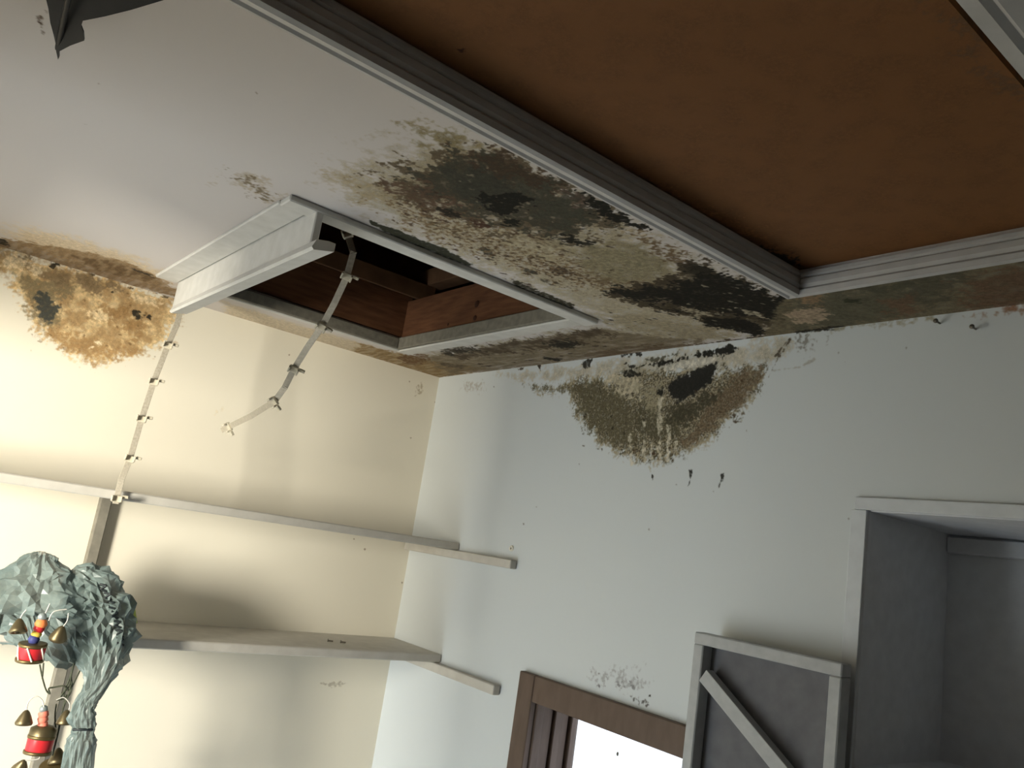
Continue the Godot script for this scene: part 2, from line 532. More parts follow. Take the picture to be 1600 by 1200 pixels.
	stain(s, [1540, 405, 1640, 385, 1640, 400, 1560, 415], Color8(52, 48, 38), 0.8, 10, 10, 0.4, 0.4, 1, 6)
	stain(s, [1316, 468, 1350, 466, 1340, 473, 1320, 473], Color8(50, 50, 36), 0.8, 4, 6)
	stain(s, [1225, 488, 1250, 481, 1280, 482, 1300, 490, 1292, 500, 1270, 506, 1245, 506, 1230, 497], Color8(168, 146, 124), 0.85, 5, 8, 0.2, 0.35, 1)
	stain(s, [1246, 462, 1290, 456, 1284, 478, 1250, 478], Color8(150, 118, 88), 0.7, 6, 10, 0.4, 0.42)
	stain(s, [1240, 516, 1325, 508, 1325, 513, 1240, 521], black, 0.8, 2, 4, 0.4, 0.4)
	# dark line along the hatch trim
	stain(s, [575, 342, 640, 366, 700, 390, 742, 414, 735, 418, 620, 372, 575, 350], Color8(44, 44, 32), 0.92, 3, 3, 0.2, 0.3)
	stain(s, [800, 436, 880, 468, 905, 482, 895, 484, 800, 446], Color8(46, 42, 30), 0.9, 3, 6, 0.5, 0.42)
	flecks(s, rng, [20, 90, 420, 300], 7, Vector2(2, 1.5), Color8(120, 108, 96), 0.7)
	return s.image()

func back_wall_sheet() -> Image:
	# covers 2.7 m across and the upper 1.35 m
	var s := Sheet.new(2048, 1024, Color8(204, 209, 210), func(px): var q := hit(px, 2, 0.0); return Vector2(q.x * S / ROOM_X * 2048.0, (1.0 - q.y) * S / 1.35 * 1024.0))
	var black := Color8(34, 33, 29)
	var rng := RandomNumberGenerator.new()
	rng.seed = 5
	# grimy edge below the ceiling
	stain(s, [760, 586, 900, 568, 1150, 533, 1240, 522, 1245, 545, 1190, 580, 1000, 600, 900, 596, 820, 596], Color8(178, 168, 146), 0.75, 16, 12, 0.3, 0.4, 1)
	# the hanging half-moon
	var moon := [822, 600, 870, 602, 900, 590, 945, 590, 975, 575, 1040, 572, 1110, 575, 1150, 572, 1198, 566, 1192, 598, 1160, 640, 1120, 680, 1075, 712, 1040, 724, 1000, 724, 962, 712, 925, 684, 900, 648, 885, 615, 840, 612]
	stain(s, moon, Color8(152, 140, 114), 0.9, 14, 14, 0.35, 0.4, 2)
	stain(s, moon, Color8(78, 72, 56), 0.9, 16, 14, 1.0, 0.5, 3, 2)
	stain(s, [890, 602, 940, 592, 975, 606, 1000, 640, 1000, 700, 962, 704, 922, 676, 902, 640], Color8(88, 82, 62), 0.85, 14, 16, 0.65, 0.45, 2, 3)
	stain(s, [826, 600, 870, 603, 905, 598, 915, 620, 870, 616, 838, 610], Color8(92, 84, 62), 0.8, 8, 8, 0.8, 0.48, 3, 3)
	stain(s, [990, 630, 1040, 640, 1080, 640, 1060, 690, 1000, 690], Color8(76, 72, 54), 0.8, 12, 16, 0.6, 0.45, 2, 4)
	stain(s, [1100, 632, 1150, 576, 1196, 568, 1186, 606, 1140, 656, 1090, 698, 1060, 696], Color8(106, 90, 70), 0.85, 10, 12, 0.6, 0.45, 3, 5)
	stain(s, [1030, 640, 1090, 618, 1130, 600, 1120, 630, 1080, 665, 1040, 665], Color8(62, 58, 44), 0.8, 10, 14, 0.5, 0.42, 2, 6)
	# drained paler area
	stain(s, [935, 582, 985, 578, 1005, 598, 1000, 625, 970, 618, 945, 600], Color8(190, 180, 156), 0.85, 8, 10, 0.3, 0.4, 1)
	stain(s, [990, 600, 1040, 596, 1045, 640, 1005, 650], Color8(150, 142, 118), 0.75, 10, 10, 0.6, 0.45, 2, 2)
	# drips washed clean
	for a in [[984, 665, 986, 728, 3.0], [1006, 660, 1007, 726, 2.2], [1031, 622, 1030, 724, 4.5], [1045, 665, 1044, 722, 3.5], [1018, 690, 1018, 724, 1.6], [1056, 690, 1053, 716, 1.6]]:
		stain(s, [a[0] - a[4], a[1], a[0] + a[4], a[1], a[2] + a[4], a[3], a[2] - a[4], a[3]], Color8(206, 198, 178), 0.8, 3, 4, 0.45, 0.42, 3, 1)
	for a in [994, 1013, 1024, 1039, 1050]:
		stain(s, [a - 1.5, 668, a + 1.5, 668, a + 1.0, 718, a - 1.5, 718], Color8(70, 62, 44), 0.65, 2, 3, 0.7, 0.48, 3, 2)
	# black colonies
	stain(s, [1042, 604, 1054, 590, 1085, 578, 1112, 567, 1121, 566, 1119, 588, 1104, 606, 1080, 622, 1056, 630, 1046, 618], Color8(40, 39, 36), 0.97, 4, 6, 0.1, 0.3)
	stain(s, [1028, 606, 1036, 603, 1040, 612, 1034, 622, 1026, 616], black, 0.93, 3, 4)
	stain(s, [1000, 572, 1040, 562, 1075, 556, 1110, 544, 1140, 537, 1154, 541, 1150, 550, 1120, 556, 1070, 562, 1030, 574], black, 0.95, 3, 6, 0.2, 0.33)
	stain(s, [1005, 562, 1060, 550, 1058, 556, 1020, 566], Color8(70, 68, 56), 0.8, 3, 6, 0.4, 0.4)
	stain(s, [962, 582, 985, 576, 1000, 584, 985, 590, 972, 586], black, 0.9, 3, 6, 0.4, 0.4)
	stain(s, [978, 568, 992, 566, 996, 576, 984, 576], black, 0.85, 3, 5, 0.4, 0.4)
	stain(s, [910, 564, 926, 562, 924, 574, 912, 574], black, 0.85, 3, 5, 0.4, 0.4)
	stain(s, [836, 568, 845, 568, 845, 580, 840, 574], Color8(56, 46, 36), 0.9, 2, 2)
	stain(s, [808, 576, 820, 572, 818, 578, 810, 580], Color8(56, 46, 36), 0.8, 2, 2)
	stain(s, [965, 552, 1005, 547, 1004, 556, 970, 556], black, 0.85, 3, 5, 0.4, 0.4)
	# a clean ridge under the top streak
	stain(s, [1035, 572, 1080, 562, 1120, 558, 1115, 566, 1070, 578, 1040, 584], Color8(206, 202, 190), 0.8, 3, 5, 0.2, 0.3)
	# freckles around the rim
	flecks(s, rng, [905, 600, 1010, 710], 90, Vector2(1.6, 1.6), Color8(48, 42, 30), 0.75)
	flecks(s, rng, [1080, 590, 1180, 680], 50, Vector2(1.6, 1.6), Color8(60, 46, 32), 0.7)
	flecks(s, rng, [985, 700, 1060, 726], 26, Vector2(1.6, 1.8), Color8(66, 50, 34), 0.75)
	# brown creep from the ceiling
	stain(s, [1480, 495, 1640, 470, 1640, 482, 1580, 488, 1545, 499, 1500, 496], Color8(132, 96, 72), 0.85, 8, 8, 0.2, 0.35, 1)
	stain(s, [1245, 519, 1480, 491, 1478, 499, 1330, 514, 1245, 524], Color8(140, 130, 104), 0.7, 6, 6, 0.3, 0.4, 1)
	stain(s, [1242, 518, 1300, 512, 1302, 516, 1244, 523], black, 0.85, 2, 3)
	# cracks and a rubbed scribble
	for a in [[1242, 520, 1218, 556, 1196, 596, 1.6], [1240, 521, 1226, 538, 1212, 556, 1.0]]:
		stain(s, [a[0] - a[6], a[1], a[0] + a[6], a[1], a[2] + a[6], a[3], a[4] + 0.6, a[5], a[4] - 0.6, a[5], a[2] - a[6], a[3]], Color8(74, 66, 56), 0.85, 2, 3, 0.3, 0.4)
	stain(s, [1246, 526, 1275, 522, 1290, 535, 1272, 552, 1254, 546], Color8(110, 104, 96), 0.7, 10, 12, 0.85, 0.5, 2, 4)
	stain(s, [1205, 578, 1250, 572, 1272, 560, 1276, 562, 1252, 575, 1207, 581], Color8(150, 144, 134), 0.6, 3, 3)
	# short black marks and dots
	for a in [[1076, 734, 1083, 733, 1081, 744, 1078, 758, 1073, 762, 1077, 748], [1126, 742, 1132, 738, 1129, 752, 1123, 762, 1125, 750], [1018, 741, 1021, 741, 1021, 752, 1018, 756]]:
		stain(s, a, black, 0.9, 2, 2, 0.4, 0.4, 3)
	stain(s, [1156, 645, 1164, 644, 1165, 648, 1158, 649], Color8(90, 78, 62), 0.8, 2, 2)
	for a in [[905, 725], [838, 792], [818, 818], [1014, 827], [1416, 543], [1478, 556], [1057, 757], [1115, 768], [1326, 810], [1310, 551], [772, 604], [1368, 596], [1320, 565]]:
		stain(s, [a[0] - 2, a[1], a[0], a[1] - 2, a[0] + 2, a[1], a[0], a[1] + 3], Color8(96, 90, 80), 0.8, 2, 1)
	stain(s, [720, 600, 745, 594, 760, 604, 740, 612, 722, 610], Color8(146, 138, 126), 0.55, 12, 14, 0.8, 0.5, 2, 4)
	# mildew over the window
	stain(s, [915, 1052, 960, 1048, 1000, 1050, 1010, 1080, 985, 1082, 950, 1066], Color8(140, 138, 138), 0.6, 14, 18, 0.8, 0.48, 2, 5)
	flecks(s, rng, [935, 1050, 1000, 1075], 24, Vector2(2.5, 1.6), Color8(100, 98, 98), 0.6)
	stain(s, [985, 1088, 1000, 1092, 1015, 1098, 1005, 1100, 990, 1094], Color8(70, 66, 62), 0.8, 3, 5, 0.5)
	stain(s, [1013, 1085, 1017, 1085, 1017, 1089, 1013, 1089], black, 0.9, 1, 1)
	stain(s, [796, 1150, 802, 1150, 800, 1172, 795, 1172], Color8(140, 136, 132), 0.6, 4, 4, 0.7)
	return s.image()

func left_wall_sheet() -> Image:
	# covers 1.35 m from the corner and the upper 1.35 m
	var s := Sheet.new(1024, 1024, Color8(226, 220, 204), func(px): var q := hit(px, 0, 0.0); return Vector2(q.z * S / 1.35, (1.0 - q.y) * S / 1.35) * 1024.0)
	var black := Color8(40, 37, 30)
	var body := [-60, 372, 0, 388, 60, 402, 150, 426, 283, 468, 282, 492, 264, 532, 230, 552, 190, 562, 145, 570, 105, 552, 70, 528, 45, 500, 25, 455, 8, 432, -40, 415]
	stain(s, body, Color8(208, 180, 132), 0.9, 10, 12, 0.15, 0.35, 1)
	stain(s, body, Color8(158, 128, 88), 0.75, 20, 18, 0.9, 0.5, 1, 3)
	stain(s, [20, 424, 60, 430, 110, 436, 130, 455, 96, 470, 92, 505, 70, 520, 42, 490], Color8(120, 108, 82), 0.85, 10, 12, 0.45, 0.42, 2, 2)
	stain(s, [30, 404, 90, 414, 160, 434, 200, 452, 140, 458, 80, 440, 40, 424], Color8(124, 106, 80), 0.8, 8, 14, 0.5, 0.42, 1, 5)
	stain(s, [50, 510, 100, 515, 160, 530, 230, 545, 190, 560, 145, 568, 95, 546], Color8(150, 118, 78), 0.75, 10, 12, 0.6, 0.45, 2, 6)
	stain(s, [150, 470, 205, 480, 240, 510, 215, 535, 180, 515], Color8(144, 112, 72), 0.7, 12, 16, 0.6, 0.45, 1, 7)
	stain(s, [53, 466, 66, 456, 82, 458, 91, 470, 91, 490, 82, 508, 66, 502, 52, 486], Color8(62, 64, 60), 0.93, 5, 8, 0.3, 0.38, 2, 1)
	stain(s, [206, 484, 214, 482, 222, 490, 234, 493, 236, 500, 220, 500, 208, 492], black, 0.92, 3, 5, 0.3, 0.4)
	stain(s, [72, 406, 92, 410, 97, 418, 80, 416], black, 0.85, 3, 6, 0.3, 0.4)
	stain(s, [40, 398, 70, 406, 60, 412, 40, 404], Color8(96, 82, 62), 0.75, 3, 6, 0.4)
	stain(s, [230, 452, 283, 466, 282, 470, 240, 460], black, 0.75, 3, 5, 0.5)
	stain(s, [136, 424, 152, 428, 148, 434, 138, 430], Color8(66, 54, 40), 0.85, 3, 5, 0.4)
	stain(s, [175, 452, 182, 455, 180, 460, 174, 457], black, 0.8, 2, 3)
	stain(s, [195, 446, 212, 450, 208, 454, 196, 450], Color8(70, 56, 42), 0.8, 2, 4)
	stain(s, [0, 392, 36, 400, 70, 420, 66, 434, 30, 424, 0, 412], Color8(224, 208, 176), 0.7, 6, 10, 0.3, 0.4, 1)
	stain(s, [130, 480, 170, 484, 176, 500, 150, 502, 128, 492], Color8(228, 206, 166), 0.75, 8, 10, 0.3, 0.4, 1)
	stain(s, [190, 452, 260, 470, 276, 484, 220, 476], Color8(222, 202, 166), 0.7, 6, 8, 0.3, 0.4, 1)
	for a in [[146, 533, 158, 536], [132, 545, 146, 543], [95, 540, 106, 544]]:
		stain(s, [a[0], a[1] - 2, a[2], a[3] - 2, a[2], a[3] + 2, a[0], a[1] + 2], Color8(232, 216, 184), 0.75, 3, 4)
	var rng := RandomNumberGenerator.new()
	rng.seed = 9
	flecks(s, rng, [40, 440, 250, 550], 60, Vector2(2.2, 1.8), Color8(96, 74, 48), 0.6)
	for a in [[452, 554], [640, 596], [690, 610], [642, 684], [680, 628], [242, 557], [628, 910], [553, 842], [570, 858]]:
		stain(s, [a[0] - 2, a[1], a[0], a[1] - 2, a[0] + 2, a[1], a[0], a[1] + 3], Color8(120, 104, 82), 0.8, 2, 1)
	stain(s, [648, 598, 660, 600, 658, 618, 650, 618], Color8(150, 136, 110), 0.6, 4, 6, 0.8)
	stain(s, [335, 640, 350, 636, 345, 646, 336, 648], Color8(206, 192, 162), 0.5, 5, 6, 0.4)
	# scuffs between and under the shelves
	stain(s, [500, 1068, 530, 1064, 545, 1068, 520, 1074], Color8(150, 140, 122), 0.6, 3, 4, 0.6)
	return s.image()

func board_sheet() -> Image:
	# brown hardboard, 0.60 m across by 1.60 m
	var s := Sheet.new(768, 2048, Color8(120, 82, 50), func(px): var q := hit(px, 1, 1.03); return Vector2((q.x - 2.76) * S / 0.6 * 768.0, (q.z - 0.36) * S / 1.6 * 2048.0))
	stain(s, [500, 0, 1600, 0, 1600, 360, 1250, 440], Color8(106, 72, 44), 0.5, 40, 60, 0.8, 0.5, 0)
	stain(s, [1000, 280, 1180, 360, 1260, 430, 1200, 420, 1100, 360], Color8(134, 90, 54), 0.6, 30, 30, 0.5, 0.45, 1)
	stain(s, [1165, 395, 1190, 385, 1245, 405, 1250, 418, 1200, 420], Color8(40, 34, 28), 0.85, 14, 20, 0.3, 0.4, 1)
	stain(s, [980, 260, 1080, 320, 1160, 360, 1240, 400, 1170, 385, 1060, 330], Color8(92, 60, 36), 0.6, 20, 24, 0.6, 0.45, 1, 5)
	stain(s, [710, 80, 724, 80, 726, 86, 714, 88], Color8(60, 34, 20), 0.9, 3, 4)
	stain(s, [1440, 0, 1500, 20, 1600, 150, 1560, 150], Color8(90, 70, 54), 0.6, 20, 30, 0.5, 0.45, 1, 3)
	return s.image()

# ---------------------------------------------------------------- gathered plastic film

# a pleated sleeve of film: rings of two radii along a path, folds running along it; returns its triangles
func pleated(pts: Array, wide: Array, deep: Array, folds: int, amp: float, twist: float, seed_: int, sides := 48, steps := 7) -> PackedVector3Array:
	var n := FastNoiseLite.new()
	n.seed = seed_
	n.frequency = 1.0
	n.fractal_octaves = 2
	var path := smooth_path(pts, steps)
	var rings := []
	for i in path.size():
		var f := float(i) / steps
		var k := mini(int(f), pts.size() - 2)
		var e := smoothstep(0.0, 1.0, f - k)
		var rw := lerpf(wide[k], wide[k + 1], e)
		var rd := lerpf(deep[k], deep[k + 1], e)
		var d: Vector3 = (path[mini(i + 1, path.size() - 1)] - path[maxi(i - 1, 0)]).normalized()
		var across := (Vector3(0.30, 0, -0.95) - d * Vector3(0.30, 0, -0.95).dot(d)).normalized()
		var out := d.cross(across)
		var ring := []
		for j in sides:
			var a := TAU * j / sides
			var c := cos(a)
			var z := sin(a)
			# the folds wander as they run, and the film crumples between them
			var drift := n.get_noise_3d(c * 0.8, z * 0.8, f * 0.5) * 1.6 + twist * f
			var w := fposmod(folds * (a / TAU) + drift, 1.0)
			var saw := absf(w * 2.0 - 1.0) - 0.5
			var w2 := fposmod(folds * 1.6 * (a / TAU) - drift * 1.7 + f * 0.35, 1.0)
			var saw2 := absf(w2 * 2.0 - 1.0) - 0.5
			var lump := n.get_noise_3d(c * 2.2 + 9.0, z * 2.2, f * 1.3)
			var g := 1.0 + amp * (saw + 0.22 * saw2) + 0.20 * lump
			ring.append(path[i] + across * (c * rw * g) + out * (z * rd * g))
		rings.append(ring)
	var tris := PackedVector3Array()
	for i in rings.size() - 1:
		for j in sides:
			var k := (j + 1) % sides
			var q := [rings[i][j], rings[i][k], rings[i + 1][k], rings[i + 1][j]]
			if (i + j) % 2 == 0:
				tris.append_array([q[0], q[1], q[2], q[0], q[2], q[3]])
			else:
				tris.append_array([q[0], q[1], q[3], q[1], q[2], q[3]])
	return tris

# ---------------------------------------------------------------- scene

func _ready() -> void:
	lens_and_light()
	make_tiles()
	make_materials()
	shell()
	hatch()
	mouldings_and_board()
	window_back()
	shelves()
	cupboard()
	strips()
	sheet()
	bag()
	ornaments()
	small_things()

func lens_and_light() -> void:
	var cam := Camera3D.new()
	cam.name = "camera"
	cam.fov = rad_to_deg(2.0 * atan(600.0 / FOCAL))
	cam.transform = Transform3D(cam_basis, U(CAM.x, CAM.y, CAM.z))
	cam.near = 0.02
	add_child(cam)
	cam.current = true
	var env := Environment.new()
	env.background_mode = Environment.BG_SKY
	var sm := ProceduralSkyMaterial.new()
	sm.sky_top_color = Color(0.80, 0.87, 0.97)
	sm.sky_horizon_color = Color(0.95, 0.96, 0.98)
	sm.ground_horizon_color = Color(0.95, 0.95, 0.94)
	sm.ground_bottom_color = Color(0.62, 0.60, 0.56)
	sm.sky_energy_multiplier = 2.0
	sm.ground_energy_multiplier = 2.0
	var sky := Sky.new()
	sky.sky_material = sm
	env.sky = sky
	env.ambient_light_source = Environment.AMBIENT_SOURCE_DISABLED
	env.tonemap_mode = Environment.TONE_MAPPER_LINEAR
	env.tonemap_exposure = 1.0
	env.sdfgi_enabled = true
	env.ssao_enabled = true
	env.ssil_enabled = true
	var we := WorldEnvironment.new()
	we.name = "environment"
	we.environment = env
	add_child(we)
	# area light in an unseen window, added behind the camera to match the shadows
	var day := AreaLight3D.new()
	day.name = "daylight_added_window"
	day.area_size = Vector2(0.37, 0.57)
	day.light_energy = 11.5
	day.light_color = Color(1.0, 0.975, 0.91)
	day.area_range = 12.0
	day.shadow_enabled = true
	day.position = Vector3(1.36, 2.11, ROOM_Z - 0.02)
	add_child(day)
	# cool area light in an added, unseen doorway at the end of the passage
	var door := AreaLight3D.new()
	door.name = "daylight_added_doorway"
	door.area_size = Vector2(0.70, 1.95)
	door.light_energy = 2.2
	door.light_color = Color(0.88, 0.95, 1.0)
	door.area_range = 12.0
	door.shadow_enabled = true
	door.position = Vector3(0.48, 1.0, ROOM_Z - 0.02)
	add_child(door)

func make_materials() -> void:
	M.ceiling = plaster(ceiling_sheet())
	M.back = plaster(back_wall_sheet())
	M.left = plaster(left_wall_sheet())
	M.board = plaster(board_sheet())
	M.board.roughness = 0.7
	M.wall = mottled(Color8(206, 202, 194), Color8(216, 213, 206), 0.6, 0.9, 3)
	M.dark_wall = mottled(Color8(84, 84, 86), Color8(98, 98, 100), 0.6, 0.85, 31)  # dark tone keeps bounce light off the mouldings and board
	M.floor = mottled(Color8(140, 139, 138), Color8(160, 159, 158), 0.8, 0.6, 4, 0.03, Vector3(0.3, 1, 2))
	M.white = mottled(Color8(188, 186, 180), Color8(204, 202, 197), 1.4, 0.6, 5, 0.03)
	M.trim = mottled(Color8(166, 165, 164), Color8(182, 181, 180), 1.4, 0.6, 5, 0.03)
	M.framewhite = mottled(Color8(198, 202, 205), Color8(210, 214, 217), 1.5, 0.7, 22, 0.03)
	M.shelf = mottled(Color8(184, 180, 171), Color8(200, 196, 187), 1.2, 0.6, 6, 0.03)
	M.dull_grey = mottled(Color8(104, 100, 90), Color8(130, 125, 112), 2.0, 0.8, 7, 0.04)
	M.batten = mottled(Color8(118, 114, 104), Color8(136, 132, 120), 2.0, 0.8, 7, 0.04)
	M.timber = mottled(Color8(80, 52, 34), Color8(110, 74, 50), 1.0, 0.8, 8, 0.03, Vector3(0.6, 4, 0.6))
	M.knot = plain(Color8(58, 34, 22), 0.8)
	M.attic = mottled(Color8(92, 66, 46), Color8(124, 92, 66), 1.0, 0.95, 9)
	M.frame = mottled(Color8(88, 74, 64), Color8(104, 88, 77), 2.0, 0.55, 10, 0.03, Vector3(1, 0.3, 1))
	M.cream = mottled(Color8(164, 166, 166), Color8(180, 182, 182), 2.0, 0.6, 12, 0.03)
	M.panel = mottled(Color8(100, 100, 103), Color8(114, 114, 117), 1.5, 0.8, 13, 0.03)
	M.cupboard = mottled(Color8(206, 208, 212), Color8(220, 222, 226), 1.5, 0.75, 15, 0.03)
	M.strip = mottled(Color8(160, 152, 136), Color8(200, 192, 176), 6.0, 0.45, 16, 0.05)
	M.strip.metallic = 0.35
	M.clip = plain(Color8(190, 182, 162), 0.5)
	M.black = mottled(Color8(22, 22, 24), Color8(34, 34, 36), 3.0, 0.5, 17)
	M.bag = mottled(Color8(100, 116, 114), Color8(128, 141, 138), 5.0, 0.25, 18, 0.03)
	M.bag.albedo_color = Color(1, 1, 1, 0.75)
	M.bag.transparency = BaseMaterial3D.TRANSPARENCY_ALPHA
	M.bag.backlight = Color(0.3, 0.34, 0.33)
	M.print = plain(Color8(36, 42, 44), 0.4)
	M.red = plain(Color8(190, 44, 50), 0.35)
	M.gold = plain(Color8(104, 90, 60), 0.42, 0.7)
	M.bronze = plain(Color8(104, 94, 70), 0.4, 0.75)
	M.cord = plain(Color8(66, 70, 56), 0.6)
	M.wire = plain(Color8(200, 198, 190), 0.4)
	M.whitepaint = plain(Color8(236, 228, 210), 0.5)
	M.pink = plain(Color8(226, 130, 110), 0.5)
	M.orange = plain(Color8(226, 134, 78), 0.5)
	M.yellow = plain(Color8(208, 176, 74), 0.5)
	M.blue = plain(Color8(62, 66, 116), 0.5)
	M.silver = plain(Color8(150, 160, 160), 0.4, 0.4)
	M.lime = plain(Color8(170, 182, 92), 0.5)
	M.steel = plain(Color8(110, 104, 94), 0.5, 0.6)
	M.plug = plain(Color8(226, 222, 208), 0.6)
	M.glass = plain(Color(1, 1, 1, 0.06), 0.03)
	M.glass.transparency = BaseMaterial3D.TRANSPARENCY_ALPHA
	M.ground = mottled(Color8(178, 172, 160), Color8(200, 194, 182), 0.3, 0.95, 19)

func shell() -> void:
	# ceiling with the hatch and the boarded opening
	var st := mb()
	var hatch_hole := Rect2(0.43 * S, 0.56 * S, 1.40 * S, 1.17 * S)
	var board_hole := Rect2(2.862 * S, 0.487 * S, 0.950 * S, 2.90 * S)
	var ub := [0.0, hatch_hole.position.x, hatch_hole.end.x, board_hole.position.x, board_hole.end.x, ROOM_X]
	var vb := [0.0, board_hole.position.y, hatch_hole.position.y, hatch_hole.end.y, board_hole.end.y, ROOM_Z]
	slab(st, Vector3(0, CEIL, 0), Vector3.RIGHT, Vector3.BACK, Vector3.DOWN, ub, vb, [hatch_hole, board_hole], 0.03, func(q): return Vector2(q.x / ROOM_X, q.z / ROOM_Z))
	structure(build(st, "ceiling", M.ceiling), "white plaster ceiling with black and brown mould around the hatch", "ceiling")
	# left wall
	st = mb()
	slab(st, Vector3(0, 0, 0), Vector3.BACK, Vector3.UP, Vector3.RIGHT, [0.0, ROOM_Z], [0.0, CEIL], [], 0.14, func(q): return Vector2(q.z / 1.35, (CEIL - q.y) / 1.35))
	structure(build(st, "wall_left", M.left), "cream painted wall with a tan damp stain below the ceiling", "wall")
	# back wall with window and cupboard recess
	st = mb()
	var win := Rect2(1.30 * S, 0.9, 1.10 * S, EYE - 0.62 * S - 0.9)
	var cup := Rect2(2.885 * S, EYE - 0.515 * S, 1.42 * S, 0.835 * S)
	ub = [0.0, win.position.x, win.end.x, cup.position.x, cup.end.x, ROOM_X]
	vb = [0.0, win.position.y, win.end.y, cup.position.y, cup.end.y, CEIL]
	vb.sort()
	slab(st, Vector3.ZERO, Vector3.RIGHT, Vector3.UP, Vector3.BACK, ub, vb, [win, cup], 0.14, func(q): return Vector2(q.x / ROOM_X, (CEIL - q.y) / 1.35))
	structure(build(st, "wall_back", M.back), "grey-white wall with a half-moon of mould above the window", "wall")
	# the two walls out of view
	st = mb()
	slab(st, Vector3(ROOM_X, 0, 0), Vector3.BACK, Vector3.UP, Vector3.LEFT, [0.0, ROOM_Z], [0.0, CEIL], [], 0.14, func(q): return Vector2(q.z, q.y))
	structure(build(st, "wall_right", M.dark_wall), "unseen wall opposite the shelves, made dark grey to cut bounce light", "wall")
	st = mb()
	var front := Rect2(1.15, 1.8, 0.42, 0.62)  # opening of the added window
	var way := Rect2(0.12, -0.01, 0.72, 2.01)  # opening of the added doorway
	slab(st, Vector3(0, 0, ROOM_Z), Vector3.RIGHT, Vector3.UP, Vector3.FORWARD, [0.0, 0.12, 0.84, 1.15, 1.57, ROOM_X], [0.0, 1.8, 2.0, 2.42, CEIL], [front, way], 0.14, func(q): return Vector2(q.x, q.y))
	structure(build(st, "wall_front", M.wall), "off-white wall out of view with the added window and doorway", "wall")
	st = mb()
	for e in [[1.15, 1.175, 1.8, 2.42], [1.545, 1.57, 1.8, 2.42], [1.175, 1.545, 1.8, 1.825], [1.175, 1.545, 2.395, 2.42]]:
		cbox(st, Transform3D(Basis(), Vector3((e[0] + e[1]) / 2, (e[2] + e[3]) / 2, ROOM_Z + 0.07)), Vector3(e[1] - e[0], e[3] - e[2], 0.05))
	structure(build(st, "window_2", M.frame), "brown frame of the added, unseen window in the front wall", "window")
	st = mb()
	for e in [[0.12, 0.16, 0.0, 2.0], [0.80, 0.84, 0.0, 2.0], [0.16, 0.80, 1.96, 2.0]]:
		cbox(st, Transform3D(Basis(), Vector3((e[0] + e[1]) / 2, (e[2] + e[3]) / 2, ROOM_Z + 0.07)), Vector3(e[1] - e[0], e[3] - e[2], 0.06))
	structure(build(st, "door_1", M.frame), "brown frame of the added, unseen doorway in the front wall", "door")
	# unseen partition added behind the camera to shape the light: daylight reaches the room through its wide doorway, along the cream wall
	st = mb()
	slab(st, Vector3(0, 0, 1.65), Vector3.RIGHT, Vector3.UP, Vector3.FORWARD, [0.0, ADDED_PARTITION, ROOM_X], [0.0, ADDED_LINTEL, CEIL], [Rect2(-0.01, -0.01, ADDED_PARTITION + 0.01, ADDED_LINTEL + 0.01)], 0.10, func(q): return Vector2(q.x, q.y))
	structure(build(st, "added_partition_wall", M.wall), "off-white partition wall added behind the camera to shape the daylight", "wall")
	st = mb()
	cbox(st, Transform3D(Basis(), Vector3(ROOM_X / 2, -0.05, ROOM_Z / 2)), Vector3(ROOM_X + 0.28, 0.1, ROOM_Z + 0.28))
	structure(build(st, "floor", M.floor), "worn grey floor", "floor")
	# roof space above
	st = mb()
	var c := Vector3(ROOM_X / 2, 3.25, ROOM_Z / 2)
	for e in [[Vector3(0, 0.5, 0), Vector3(ROOM_X + 0.28, 0.05, ROOM_Z + 0.28)], [Vector3(-ROOM_X / 2 - 0.11, 0, 0), Vector3(0.06, 1.1, ROOM_Z + 0.28)], [Vector3(ROOM_X / 2 + 0.11, 0, 0), Vector3(0.06, 1.1, ROOM_Z + 0.28)], [Vector3(0, 0, -ROOM_Z / 2 - 0.11), Vector3(ROOM_X + 0.16, 1.1, 0.06)], [Vector3(0, 0, ROOM_Z / 2 + 0.11), Vector3(ROOM_X + 0.16, 1.1, 0.06)]]:
		cbox(st, Transform3D(Basis(), c + e[0]), e[1])
	structure(build(st, "roof_boarding", M.attic), "dark boarding of the roof space above the hatch", "roof")
	st = mb()
	cbox(st, Transform3D(Basis(), Vector3(1.3, -0.3, -20.0)), Vector3(80, 0.2, 39.5))
	structure(build(st, "ground", M.ground), "pale bright ground outside the window", "ground")

